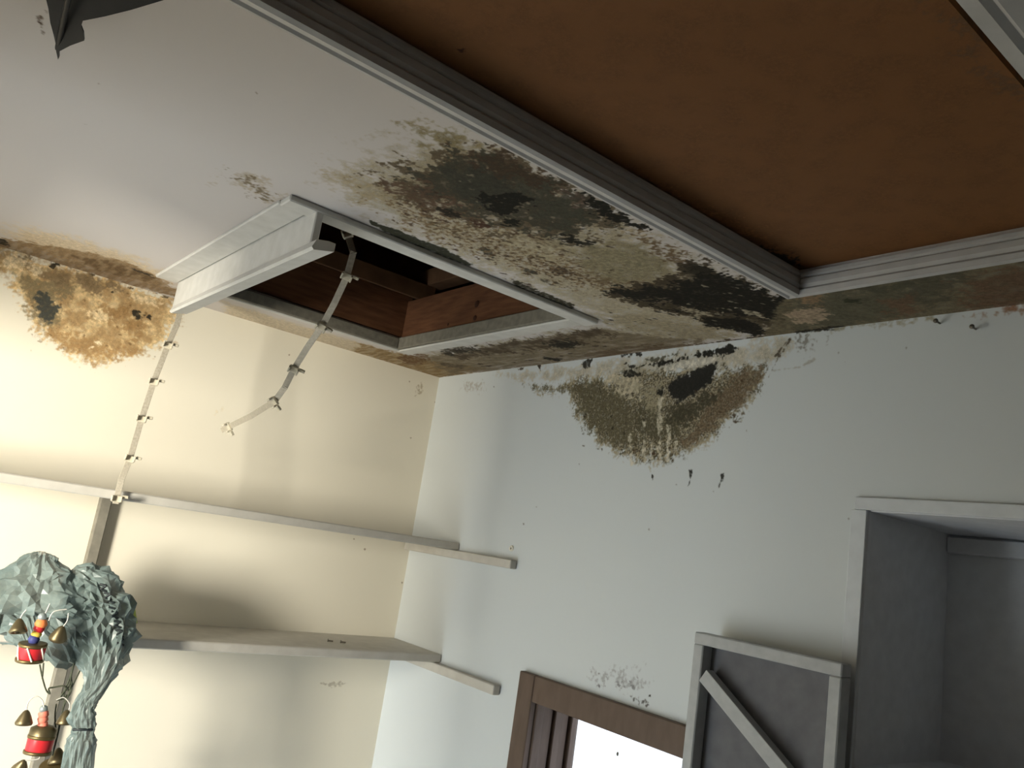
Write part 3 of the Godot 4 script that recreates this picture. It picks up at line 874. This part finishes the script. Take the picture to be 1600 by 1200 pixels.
func hatch() -> void:
	var t := thing("ceiling_hatch", "open ceiling hatch with white trim and bare brown timber lining", "hatch", U(1.13, 1.0, 1.15))
	var st := mb()
	ubox(st, 1.825, 1.905, 0.978, 1.0, 0.46, 1.86)
	part(st, "trim_strip", M.white, t)
	st = mb()
	ubox(st, 0.40, 1.825, 0.980, 1.0, 0.475, 0.555)
	part(st, "trim_strip", M.white, t)
	st = mb()
	ubox(st, 0.40, 0.428, 0.98, 1.0, 0.556, 1.76)
	part(st, "trim_strip", M.white, t)
	st = mb()
	ubox(st, 0.38, 1.824, 0.985, 1.0, 1.765, 1.865)
	part(st, "trim_strip", M.white, t)
	# grey rebate inside the far and left sides
	st = mb()
	ubox(st, 0.43, 1.83, 0.985, 1.05, 0.557, 0.580)
	part(st, "rebate", M.dull_grey, t)
	st = mb()
	ubox(st, 0.43, 0.450, 0.985, 1.045, 0.581, 1.725)
	part(st, "rebate", M.dull_grey, t)
	# the board hanging on the near side, with its lip
	st = mb()
	ubox(st, 0.385, 1.90, 0.865, 1.005, 1.735, 1.762)
	part(st, "hanging_board", M.white, t)
	st = mb()
	var prof := [Vector2(0, 0), Vector2(0.020, -0.004), Vector2(0.026, -0.018), Vector2(0.022, -0.022), Vector2(-0.012, -0.014), Vector2(-0.012, 0)]
	moulding(st, prof, U(0.46, 0.866, 1.735), U(1.985, 0.866, 1.735), Vector3.BACK, Vector3.UP, 0, 0)
	part(st, "board_lip", M.white, t)
	# timber lining
	st = mb()
	ubox(st, 0.43, 1.87, 1.05, 1.27, 0.53, 0.56)
	var far := part(st, "lining_board", M.timber, t)
	for q in [[745, 475, 5.0], [742, 497, 4.0], [700, 507, 2.0]]:
		var k := mb()
		var p := at(q[0], q[1], 2, 0.561)
		lathe(k, Transform3D(Basis(Vector3.RIGHT, Vector3.BACK, Vector3.DOWN), p), [Vector2(q[2] * 0.0019, 0), Vector2(q[2] * 0.0017, 0.0008), Vector2(0, 0.001)], 12)
		var kn := build(k, "knot", M.knot, far)
	st = mb()
	ubox(st, 0.40, 0.43, 1.05, 1.30, 0.53, 1.76)
	part(st, "lining_board", M.timber, t)
	st = mb()
	ubox(st, 1.83, 1.86, 1.05, 1.30, 0.56, 1.76)
	part(st, "lining_board", M.timber, t)
	st = mb()
	ubox(st, 0.43, 1.83, 1.05, 1.30, 1.735, 1.76)
	part(st, "lining_board", M.timber, t)
	st = mb()
	ubox(st, 0.30, 0.44, 1.30, 1.40, 0.40, 1.95)
	part(st, "joist", M.attic, t)
	st = mb()
	ubox(st, 0.30, 1.95, 1.40, 1.50, 0.36, 0.46)
	part(st, "joist", M.attic, t)

func mouldings_and_board() -> void:
	var prof := []
	for p in [[0, 0], [0, -0.012], [0.016, -0.018], [0.024, -0.012], [0.032, -0.018], [0.095, -0.050], [0.112, -0.060], [0.126, -0.056], [0.129, -0.040], [0.122, -0.032], [0.130, -0.022], [0.130, -0.004], [0.122, 0.002], [0.128, 0.008], [0.128, 0.020], [0.114, 0.020], [0.110, 0.0]]:
		prof.append(Vector2(p[0], p[1]) * S)
	var st := mb()
	moulding(st, prof, U(2.75, 1.0, 0.375), U(2.75, 1.0, 3.50), Vector3.RIGHT, Vector3.UP, 1, -1)
	structure(build(st, "trim_1", M.trim), "white ribbed moulding between mouldy plaster and brown board", "trim")
	st = mb()
	moulding(st, prof, U(2.75, 1.0, 0.375), U(3.91, 1.0, 0.375), Vector3.BACK, Vector3.UP, 1, -1)
	structure(build(st, "trim_2", M.trim), "white ribbed moulding along the stained strip by the back wall", "trim")
	st = mb()
	var wide := []
	for p in [[0, 0], [0, -0.030], [0.028, -0.040], [0.036, -0.030], [0.050, -0.034], [0.110, -0.052], [0.118, -0.044], [0.130, -0.050], [0.190, -0.058], [0.200, -0.048], [0.212, -0.056], [0.240, -0.050], [0.244, -0.02], [0.244, 0.0]]:
		wide.append(Vector2(p[0], p[1]) * S)
	moulding(st, wide, U(4.05, 1.0, 0.51), U(4.05, 1.0, 3.50), Vector3.LEFT, Vector3.UP, 0, 0)
	structure(build(st, "trim_3", M.trim), "white ribbed moulding on the far long side of the brown board", "trim")
	st = mb()
	var a := U(2.80, 1.037, 0.42)
	var b := U(3.752, 1.075, 3.45)
	slab(st, Vector3(a.x, a.y, a.z), Vector3.RIGHT, Vector3.BACK, Vector3.DOWN, [0.0, b.x - a.x], [0.0, b.z - a.z], [], b.y - a.y, func(q): return Vector2((q.x - 2.76 * S) / 0.6, (q.z - 0.36 * S) / 1.6))
	var o := build(st, "ceiling_board", M.board)
	tag(o, "large brown hardboard panel set in the ceiling between white mouldings", "panel")

func window_back() -> void:
	var t := Node3D.new()
	keep(t, "window_1")
	t.position = U(1.85, -1.8, 0.0)
	structure(t, "brown wooden window in the back wall, white daylight outside", "window")
	var st := mb()
	ubox(st, 1.225, 1.335, -2.55, -0.553, 0.001, 0.035)
	part(st, "casing", M.frame, t)
	st = mb()
	ubox(st, 1.336, 2.50, -0.672, -0.553, 0.001, 0.034)
	part(st, "casing", M.frame, t)
	st = mb()
	ubox(st, 2.36, 2.48, -2.55, -0.673, 0.001, 0.035)
	part(st, "casing", M.frame, t)
	# stepped jamb with its grooves
	for e in [[1.302, 1.345, 0.0, -0.05], [1.302, 1.330, -0.055, -0.12], [1.302, 1.345, -0.125, -0.17], [1.302, 1.332, -0.175, -0.225], [1.302, 1.352, -0.23, -0.275]]:
		st = mb()
		ubox(st, e[0], e[1], -2.55, -0.625, e[3], e[2])
		part(st, "jamb_board", M.frame, t)
	st = mb()
	ubox(st, 1.353, 2.398, -0.665, -0.625, -0.27, -0.01)
	part(st, "head_board", M.frame, t)
	st = mb()
	ubox(st, 1.353, 2.398, -2.60, -2.56, -0.27, 0.06)
	part(st, "sill", M.frame, t)
	st = mb()
	ubox(st, 1.352, 2.398, -2.56, -0.665, -0.262, -0.254, 0.0003)
	part(st, "pane", M.glass, t)
	st = mb()
	var p := at(965, 1178, 2, -0.253)
	lathe(st, Transform3D(Basis(Vector3.RIGHT, Vector3.BACK, Vector3.DOWN).scaled(Vector3(0.7, 1, 1.2)), p), [Vector2(0.005, 0), Vector2(0.004, 0.001), Vector2(0, 0.001)], 9)
	part(st, "dirt_spot", M.dull_grey, t)

func shelves() -> void:
	var st := mb()
	ubox(st, 0.002, 0.52, -0.045, -0.004, 0.004, 4.6, 0.0025)
	tag(build(st, "wall_shelf", M.shelf), "upper long white shelf board along the cream wall", "shelf", "white wall shelves")
	st = mb()
	ubox(st, 0.002, 0.52, -0.655, -0.612, 0.004, 4.6, 0.0025)
	tag(build(st, "wall_shelf", M.shelf), "lower long white shelf board carrying the green plastic bag", "shelf", "white wall shelves")
	st = mb()
	ubox(st, 0.004, 1.045, -0.092, -0.047, 0.003, 0.045)
	tag(build(st, "shelf_cleat", M.shelf), "white wall batten sticking out past the upper shelf end", "batten", "shelf battens on the back wall")
	st = mb()
	ubox(st, 0.004, 1.06, -0.705, -0.658, 0.003, 0.045)
	tag(build(st, "shelf_cleat", M.shelf), "white wall batten sticking out past the lower shelf end", "batten", "shelf battens on the back wall")
	st = mb()
	ubox(st, 0.002, 0.05, -0.61, -0.048, 1.735, 1.785)
	tag(build(st, "upright_batten", M.batten), "grey upright batten between the shelves above the green bag", "batten", "upright battens on the cream wall")
	st = mb()
	ubox(st, 0.002, 0.05, -1.9, -0.658, 1.745, 1.795)
	tag(build(st, "upright_batten", M.batten), "grey upright batten under the lower shelf behind the hanging drums", "batten", "upright battens on the cream wall")

func cupboard() -> void:
	var t := thing("built_in_cupboard", "grey-white open cupboard built into the back wall with braced door", "cupboard", U(3.5, -0.515, -0.3))
	var x0 := 2.885
	var x1 := 4.305
	var yb := -0.515
	var yt := 0.32
	var st := mb()
	ubox(st, x0 - 0.03, x0 + 0.004, yb - 0.03, yt + 0.03, -0.62, -0.002)
	part(st, "side_panel", M.cupboard, t)
	st = mb()
	ubox(st, x1 - 0.004, x1 + 0.03, yb - 0.03, yt + 0.03, -0.62, -0.002)
	part(st, "side_panel", M.cupboard, t)
	st = mb()
	ubox(st, x0 + 0.005, x1 - 0.005, yt - 0.004, yt + 0.03, -0.62, -0.002)
	part(st, "top_panel", M.cupboard, t)
	st = mb()
	ubox(st, x0 + 0.005, x1 - 0.005, yb - 0.03, yb + 0.004, -0.62, -0.002)
	part(st, "bottom_panel", M.cupboard, t)
	st = mb()
	ubox(st, x0 - 0.03, x1 + 0.03, yb - 0.03, yt + 0.03, -0.65, -0.621)
	part(st, "back_panel", M.cupboard, t)
	st = mb()
	ubox(st, x0 + 0.005, x1 - 0.005, yt - 0.075, yt - 0.012, -0.62, -0.595)
	part(st, "back_rail", M.cupboard, t)
	# face frame on the wall
	st = mb()
	ubox(st, 2.830, 2.886, -2.2, 0.318, 0.0005, 0.010, 0.001)
	part(st, "frame_stile", M.framewhite, t)
	st = mb()
	ubox(st, 2.845, 4.36, 0.319, 0.362, 0.0005, 0.016, 0.001)
	part(st, "frame_rail", M.framewhite, t)
	st = mb()
	ubox(st, 4.304, 4.36, -2.2, 0.318, 0.001, 0.022)
	part(st, "frame_stile", M.framewhite, t)
	st = mb()
	ubox(st, 2.887, 4.303, yb - 0.06, yb, 0.001, 0.03)
	part(st, "frame_rail", M.framewhite, t)
	# the door leaf, swung right round against the wall
	var d := Node3D.new()
	d.name = "door"
	t.add_child(d, true)
	d.position = U(2.86, -0.2, 0.09) - t.position
	d.set_meta("label", "framed and diagonally braced cupboard door swung open")
	var leaf := func(s: SurfaceTool, called: String, m: Material):
		var o := build(s, called, m, d)
		o.position = -(t.position + d.position)
		return o
	var zf := 0.135
	var zb := 0.075
	st = mb()
	ubox(st, 2.345, 2.875, -1.46, -0.22, zb - 0.012, zb)
	leaf.call(st, "panel", M.panel)
	st = mb()
	ubox(st, 2.312, 2.356, -1.5, -0.235, zb, zf)
	leaf.call(st, "stile", M.cream)
	st = mb()
	ubox(st, 2.862, 2.905, -1.5, -0.236, zb, zf)
	leaf.call(st, "stile", M.cream)
	st = mb()
	ubox(st, 2.312, 2.905, -0.235, -0.192, zb, zf)
	leaf.call(st, "rail", M.cream)
	st = mb()
	ubox(st, 2.357, 2.861, -1.5, -1.45, zb, zf)
	leaf.call(st, "rail", M.cream)
	st = mb()
	bar(st, at(1103, 1055, 2, zf - 0.02), at(1232, 1212, 2, zf - 0.02), 0.026, 0.02, Vector3.RIGHT)
	leaf.call(st, "brace", M.cream)

func make_clip(st: SurfaceTool, p: Vector3, along: Vector3, side: Vector3, face: Vector3) -> void:
	var b := Basis(side, along, face)
	cbox(st, Transform3D(b, p), Vector3(0.020, 0.014, 0.006), 0.001)
	cbox(st, Transform3D(b, p + side * 0.009 + face * 0.006), Vector3(0.004, 0.012, 0.012), 0.001)
	cbox(st, Transform3D(b, p - side * 0.009 + face * 0.006), Vector3(0.004, 0.012, 0.012), 0.001)
	cbox(st, Transform3D(b, p - side * 0.016 - along * 0.006 + face * 0.004), Vector3(0.012, 0.006, 0.006), 0.001)

func ribbon(called: String, label: String, pts: Array, clips: Array, width: float) -> void:
	var t := thing(called, label, "metal strip", pts[-1], "hanging metal strips with clips")
	var cam := U(CAM.x, CAM.y, CAM.z)
	var st := mb()
	for i in pts.size() - 1:
		var a: Vector3 = pts[i]
		var b: Vector3 = pts[i + 1]
		var y := (b - a).normalized()
		var side := y.cross(cam - a).normalized()
		bar(st, a - y * 0.003, b + y * 0.003, width, 0.0018, side, 0.0004)
	part(st, "band", M.strip, t)
	for c in clips:
		var i: int = mini(int(c), pts.size() - 2)
		var p: Vector3 = pts[i].lerp(pts[i + 1], c - i)
		var y: Vector3 = (pts[i + 1] - pts[i]).normalized()
		var side := y.cross(cam - p).normalized()
		st = mb()
		make_clip(st, p + (cam - p).normalized() * 0.004, y, side, side.cross(y))
		part(st, "clip", M.clip, t)

func strips() -> void:
	var pts := []
	for q in [[543, 365], [552, 395], [542, 432], [522, 475], [503, 510], [480, 543], [459, 577], [445, 605], [429, 627], [392, 650], [347, 672]]:
		pts.append(at(q[0], q[1], 2, 1.45))
	ribbon("clip_strip", "bent metal strip with clips dangling free out of the hatch", pts, [0.1, 2.0, 4.0, 6.0, 8.0, 9.75], 0.0125)
	var hang := mb()
	tube(hang, [pts[0], pts[0] + Vector3(0.0, 0.02, 0.05), Vector3(pts[0].x, pts[0].y + 0.05, U(0, 0, 1.737).z)], 0.0012, 5)
	part(hang, "hanger_wire", M.cord, get_node("clip_strip"))
	pts = []
	for q in [[284, 478, 0.44], [276, 508, 0.45], [262, 540, 0.46], [240, 597, 0.48], [221, 655, 0.50], [203, 717, 0.535], [190, 748, 0.545], [181, 785, 0.55]]:
		pts.append(at(q[0], q[1], 0, q[2]))
	ribbon("clip_strip", "straight metal strip with clips hanging down against the cream wall", pts, [0.15, 2.0, 3.0, 4.0, 5.0, 6.85], 0.0125)

func sheet() -> void:
	# torn black sheet drooping from the ceiling
	var rim := [[70, -12], [76, 12], [79, 34], [84, 52], [88, 70], [88, 78], [91, 92], [93, 88], [93, 79], [110, 70], [132, 62], [131, 50], [127, 40], [130, 31], [165, 24], [205, 14], [255, -1], [290, -14]]
	var st := mb()
	var pts2 := PackedVector2Array()
	var pts := []
	for q in rim:
		var droop: float = 0.97 - 0.0006 * q[1]
		pts.append(at(q[0], q[1], 1, droop))
		pts2.append(Vector2(q[0], q[1]))
	var idx := Geometry2D.triangulate_polygon(pts2)
	var dn := Vector3(0, -0.0012, 0)
	for i in range(0, idx.size(), 3):
		tri(st, pts[idx[i]] + dn, pts[idx[i + 1]] + dn, pts[idx[i + 2]] + dn, Vector3.DOWN)
		tri(st, pts[idx[i]] - dn, pts[idx[i + 1]] - dn, pts[idx[i + 2]] - dn, Vector3.UP)
	for i in pts.size():
		var j := (i + 1) % pts.size()
		quad(st, pts[i] + dn, pts[j] + dn, pts[j] - dn, pts[i] - dn, (pts[i] - at(130, 10, 1, 0.97)))
	# the fold
	var f0 := at(108, -10, 1, 0.945)
	var f1 := at(96, 45, 1, 0.935)
	var f2 := at(90, 76, 1, 0.93)
	tube(st, smooth_path([f0, f1, f2]), 0.003, 6)
	var o := build(st, "torn_sheet", M.black)
	tag(o, "torn black sheeting hanging ragged from the white ceiling", "sheeting")

func bag() -> void:
	var P := func(q): return at(q[0], q[1], 0, q[2])
	var t := thing("plastic_bag", "crumpled green plastic carrier bag slumped over the lower shelf edge", "bag", U(0.48, -0.612, 1.85))
	var film := func(tris: PackedVector3Array, called: String):
		var st := mb()
		for i in range(0, tris.size(), 3):
			for k in 3:
				st.add_vertex(tris[i + k])
		return part(st, called, M.bag, t)
	# the hood: the mouth of the bag folded back over the ornaments
	var pts := []
	for q in [[66, 864, 0.44], [62, 876, 0.46], [56, 905, 0.49], [46, 938, 0.52], [40, 962, 0.53]]:
		pts.append(P.call(q))
	film.call(pleated(pts, [0.008, 0.032, 0.074, 0.100, 0.108], [0.006, 0.022, 0.036, 0.044, 0.044], 6, 0.36, 0.06, 4, 54, 5), "hood")
	# the back of the bag under the hood, lying on the shelf
	pts = []
	for q in [[-40, 972, 0.44], [10, 976, 0.47], [60, 985, 0.53], [105, 1005, 0.56], [145, 1010, 0.58]]:
		pts.append(P.call(q))
	film.call(pleated(pts, [0.032, 0.034, 0.036, 0.044, 0.030], [0.030, 0.034, 0.036, 0.044, 0.030], 4, 0.32, 0.1, 6, 36, 4), "back_layer")
	# the full lobe and the tail hanging from it
	pts = []
	for q in [[112, 890, 0.48], [124, 902, 0.49], [142, 925, 0.51], [156, 960, 0.54], [160, 1000, 0.60], [160, 1034, 0.66], [151, 1070, 0.70], [134, 1098, 0.71], [129, 1120, 0.71], [130, 1141, 0.71], [126, 1164, 0.71], [116, 1222, 0.71]]:
		pts.append(P.call(q))
	var lobe := pleated(pts, [0.012, 0.038, 0.055, 0.062, 0.060, 0.042, 0.021, 0.018, 0.023, 0.019, 0.025, 0.026], [0.010, 0.032, 0.046, 0.054, 0.052, 0.036, 0.016, 0.013, 0.017, 0.014, 0.018, 0.019], 5, 0.34, 0.10, 11, 50, 4)
	film.call(lobe, "lobe_and_tail")
	# printed dark lettering, too creased to read, and the twist tie on the tail
	var eye := U(CAM.x, CAM.y, CAM.z)
	var on_film := func(px: float, py: float):
		var dir: Vector3 = (at(px, py, 0, 0.3) - eye).normalized()
		var best = null
		for i in range(0, lobe.size(), 3):
			var h = Geometry3D.ray_intersects_triangle(eye, dir, lobe[i], lobe[i + 1], lobe[i + 2])
			if h != null and (best == null or eye.distance_to(h) < eye.distance_to(best)):
				best = h
		return best
	var st := mb()
	var base := [[163, 918], [170, 931], [176, 945], [181, 960], [185, 975], [188, 989], [189, 1002]]
	for q in base:
		for l in [[-7, -5, 3, -3], [3, -3, -6, 3], [-6, 3, 4, 6]]:
			var a = on_film.call(q[0] + l[0], q[1] + l[1])
			var b = on_film.call(q[0] + l[2], q[1] + l[3])
			if a != null and b != null and a.distance_to(b) < 0.06 and a.distance_to(b) > 0.003:
				tube(st, [a, b], 0.0026, 5)
	part(st, "printed_lettering", M.print, t)
	st = mb()
	var ring := []
	for x in [114, 120, 126, 132, 138, 143]:
		var h = on_film.call(x, 1140)
		if h != null:
			ring.append(h + (eye - h).normalized() * 0.001)
	ring.append(at(146, 1142, 0, 0.72))
	tube(st, ring, 0.0026, 6)
	part(st, "twist_tie", M.print, t)
	var w := thing("paper_wrapper", "small yellow-green wrapper poking out of the bag's far side", "wrapper", at(205, 958, 0, 0.50))
	st = mb()
	bar(st, at(201, 940, 0, 0.50), at(207, 976, 0, 0.50), 0.020, 0.008, Vector3(0.3, 0, 1))
	part(st, "wrapper_body", M.lime, w)

func bell(t: Node3D, top: Vector3, h: float, lean := 0.0) -> void:
	var b := Basis(Vector3(0.2, 0, 1).normalized(), lean)
	var st := mb()
	lathe(st, Transform3D(b, top), [Vector2(0.0, 0.0), Vector2(0.10 * h, -0.02 * h), Vector2(0.22 * h, -0.14 * h), Vector2(0.38 * h, -0.42 * h), Vector2(0.52 * h, -0.72 * h), Vector2(0.58 * h, -0.88 * h), Vector2(0.54 * h, -1.0 * h), Vector2(0.46 * h, -1.0 * h), Vector2(0.36 * h, -0.72 * h), Vector2(0.0, -0.3 * h)], 20)
	var o := part(st, "bell", M.bronze, t)
	st = mb()
	lathe(st, Transform3D(b, top - Vector3(0, h * 0.93, 0)), [Vector2(0, 0.16 * h), Vector2(0.1 * h, 0.1 * h), Vector2(0.13 * h, 0), Vector2(0.1 * h, -0.08 * h), Vector2(0, -0.12 * h)], 10)
	build(st, "clapper", M.bronze, o)

# a little red drum with a bead doll on top and wire arms carrying bells; p is the middle of the drum
func drum(label: String, p: Vector3, r: float, lean: float, lid: float, beads: Array, bells: Array, wires: Array, plane := 0.65) -> void:
	var t := thing("drum_ornament", label, "ornament", p, "drum ornaments hanging from the bag")
	var b := Basis(Vector3(0.62, 0, -0.78).normalized(), lean)
	var T := Transform3D(b, p)
	var h := r * 1.15
	var st := mb()
	lathe(st, T, [Vector2(0, -h / 2), Vector2(r * 0.92, -h / 2), Vector2(r * 0.95, -h * 0.3), Vector2(r * 0.97, h * 0.3), Vector2(r * 0.92, h / 2), Vector2(0, h / 2)], 28)
	part(st, "drum_shell", M.red, t)
	for e in [-1, 1]:
		st = mb()
		var y: float = e * h * 0.5
		lathe(st, T, [Vector2(r * 0.9, y - 0.003), Vector2(r * 1.02, y - 0.003), Vector2(r * 1.04, y), Vector2(r * 1.02, y + 0.003), Vector2(r * 0.9, y + 0.003), Vector2(0, y + 0.0036 * e)], 28)
		part(st, "drum_rim", M.gold, t)
	if lid > 0.0:
		st = mb()
		lathe(st, T, [Vector2(r * 1.0, h / 2), Vector2(r * 0.98, h / 2 + lid), Vector2(r * 0.6, h / 2 + lid * 1.35), Vector2(0, h / 2 + lid * 1.45)], 28)
		part(st, "drum_lid", M.bronze, t)
	else:
		for k in 6:
			st = mb()
			var a0 := TAU * k / 6.0
			var pp := []
			for i in 5:
				var f := i / 4.0
				var a := a0 + f * TAU / 12.0
				pp.append(T * Vector3(cos(a) * r * 1.0, lerpf(-h * 0.45, h * 0.45, f), sin(a) * r * 1.0))
			tube(st, pp, 0.0016, 5)
			part(st, "lacing", M.whitepaint, t)
	# bead doll
	for q in beads:
		st = mb()
		var rr: float = q[2]
		lathe(st, Transform3D(b, at(q[0], q[1], 0, plane - 0.01)), [Vector2(0, -rr), Vector2(rr * 0.75, -rr * 0.7), Vector2(rr * 1.05, 0), Vector2(rr * 0.75, rr * 0.7), Vector2(0, rr)], 14)
		part(st, "bead", M[q[3]], t)
	for q in bells:
		bell(t, at(q[0], q[1], 0, plane), q[2], q[3])
	for q in wires:
		st = mb()
		var pp := []
		for i in range(0, q.size(), 2):
			pp.append(at(q[i], q[i + 1], 0, plane))
		tube(st, smooth_path(pp), 0.0012, 5)
		part(st, "wire_arm", M.wire, t)

func ornaments() -> void:
	drum("red drum ornament with white lacing and a bead doll, under the bag's hood", at(49, 1019, 0, 0.73), 0.0240, 0.06, 0.0,
		[[53, 999, 0.010, "blue"], [57, 991, 0.009, "yellow"], [61, 982, 0.010, "red"], [64, 975, 0.011, "orange"], [66, 964, 0.008, "silver"]],
		[[31, 966, 0.027, 0.35], [98, 978, 0.029, -0.3]],
		[[41, 953, 35, 960, 31, 968], [78, 943, 74, 952, 71, 958], [76, 970, 84, 956, 104, 952], [107, 958, 105, 970, 98, 980]], 0.74)
	drum("red drum ornament with a deep bronze lid and pink bead doll", at(62, 1163, 0, 0.64), 0.0245, -0.08, 0.015,
		[[65, 1142, 0.009, "blue"], [67, 1133, 0.0095, "pink"], [67, 1124, 0.0095, "pink"], [68, 1116, 0.0095, "pink"], [68, 1108, 0.008, "silver"]],
		[[42, 1109, 0.027, 0.05], [105, 1109, 0.027, 0.1]],
		[[41, 1110, 45, 1096, 56, 1088, 66, 1094, 69, 1106], [88, 1094, 100, 1090, 109, 1100, 107, 1112], [62, 1178, 60, 1186, 40, 1188]])
	drum("small red drum ornament half hidden behind the bag's tail", at(80, 1206, 0, 0.58), 0.021, 0.5, 0.0, [],
		[[38, 1188, 0.027, -0.5], [92, 1168, 0.030, 0.3]], [[90, 1160, 92, 1165, 92, 1170]], 0.58)
	# dark green cords of the string
	var t := thing("ornament_cord", "tangled dark green cord looping down between the drum ornaments", "cord", at(100, 1060, 0, 0.63))
	for q in [
		[62, 1038, 66, 1058, 72, 1078, 78, 1084, 76, 1076, 84, 1074, 100, 1072, 108, 1080],
		[118, 1030, 112, 1052, 108, 1072, 96, 1086, 98, 1092, 108, 1086, 112, 1074, 111, 1058],
		[128, 1042, 116, 1066, 106, 1088, 98, 1110, 92, 1140, 86, 1165, 82, 1180],
		[116, 1035, 110, 1056, 102, 1078, 100, 1090, 107, 1084, 111, 1070],
		[104, 1086, 96, 1118, 90, 1146, 84, 1172], [88, 1100, 86, 1118, 87, 1138], [68, 1036, 67, 1050, 66, 1060],
		[88, 1094, 98, 1092, 104, 1086]]:
		var pp := []
		for i in range(0, q.size(), 2):
			pp.append(at(q[i], q[i + 1], 0, 0.61 + 0.006 * sin(i * 1.7 + q[0])))
		var st := mb()
		tube(st, smooth_path(pp), 0.0017, 6)
		part(st, "cord_strand", M.cord, t)

func small_things() -> void:
	for q in [[512, 1003, "tiny dark screw on the lower shelf, farther from the back wall"], [532, 1005, "tiny dark screw on the lower shelf, nearer the back wall"]]:
		var c := at(q[0], q[1], 1, -0.612)
		var k := thing("screw", q[2], "screw", c, "loose screws on the lower shelf")
		var sc := mb()
		tube(sc, [c + Vector3(0, 0.0035, 0), c + Vector3(0.006, 0.0035, -0.012)], 0.0022, 7)
		part(sc, "shank", M.steel, k)
		sc = mb()
		lathe(sc, Transform3D(Basis(Vector3(1, 0, 0.5).normalized(), PI / 2), c + Vector3(0, 0.0042, 0)), [Vector2(0, -0.001), Vector2(0.004, -0.001), Vector2(0.004, 0.001), Vector2(0, 0.0015)], 10)
		part(sc, "head", M.steel, k)
	var nails := [[1468, 505, "bent nail in the stained top edge of the back wall"], [1524, 514, "small nail under the brown creep stain on the back wall"]]
	for q in nails:
		var p := at(q[0], q[1], 2, 0.0)
		var t := thing("nail", q[2], "nail", p)
		var st := mb()
		tube(st, [p - Vector3(0, 0, 0.004), p + Vector3(0.004, -0.003, 0.022)], 0.0017, 7)
		part(st, "shank", M.steel, t)
		st = mb()
		lathe(st, Transform3D(Basis(Vector3.RIGHT, PI / 2), p + Vector3(0.004, -0.003, 0.022)), [Vector2(0, 0), Vector2(0.004, 0), Vector2(0.004, 0.0015), Vector2(0, 0.002)], 10)
		part(st, "head", M.steel, t)
	var p := at(800, 857, 2, 0.0)
	var t := thing("wall_plug", "white wall plug with a dark hole above the upper batten", "wall plug", p)
	var st := mb()
	lathe(st, Transform3D(Basis(Vector3.RIGHT, PI / 2), p), [Vector2(0.003, 0.0), Vector2(0.003, 0.004), Vector2(0.007, 0.004), Vector2(0.008, 0.0)], 16)
	part(st, "collar", M.plug, t)
	st = mb()
	lathe(st, Transform3D(Basis(Vector3.RIGHT, PI / 2), p + Vector3(0, 0, 0.0012)), [Vector2(0.0031, 0.0), Vector2(0.0031, 0.001), Vector2(0, 0.001)], 12)
	part(st, "screw", M.steel, t)
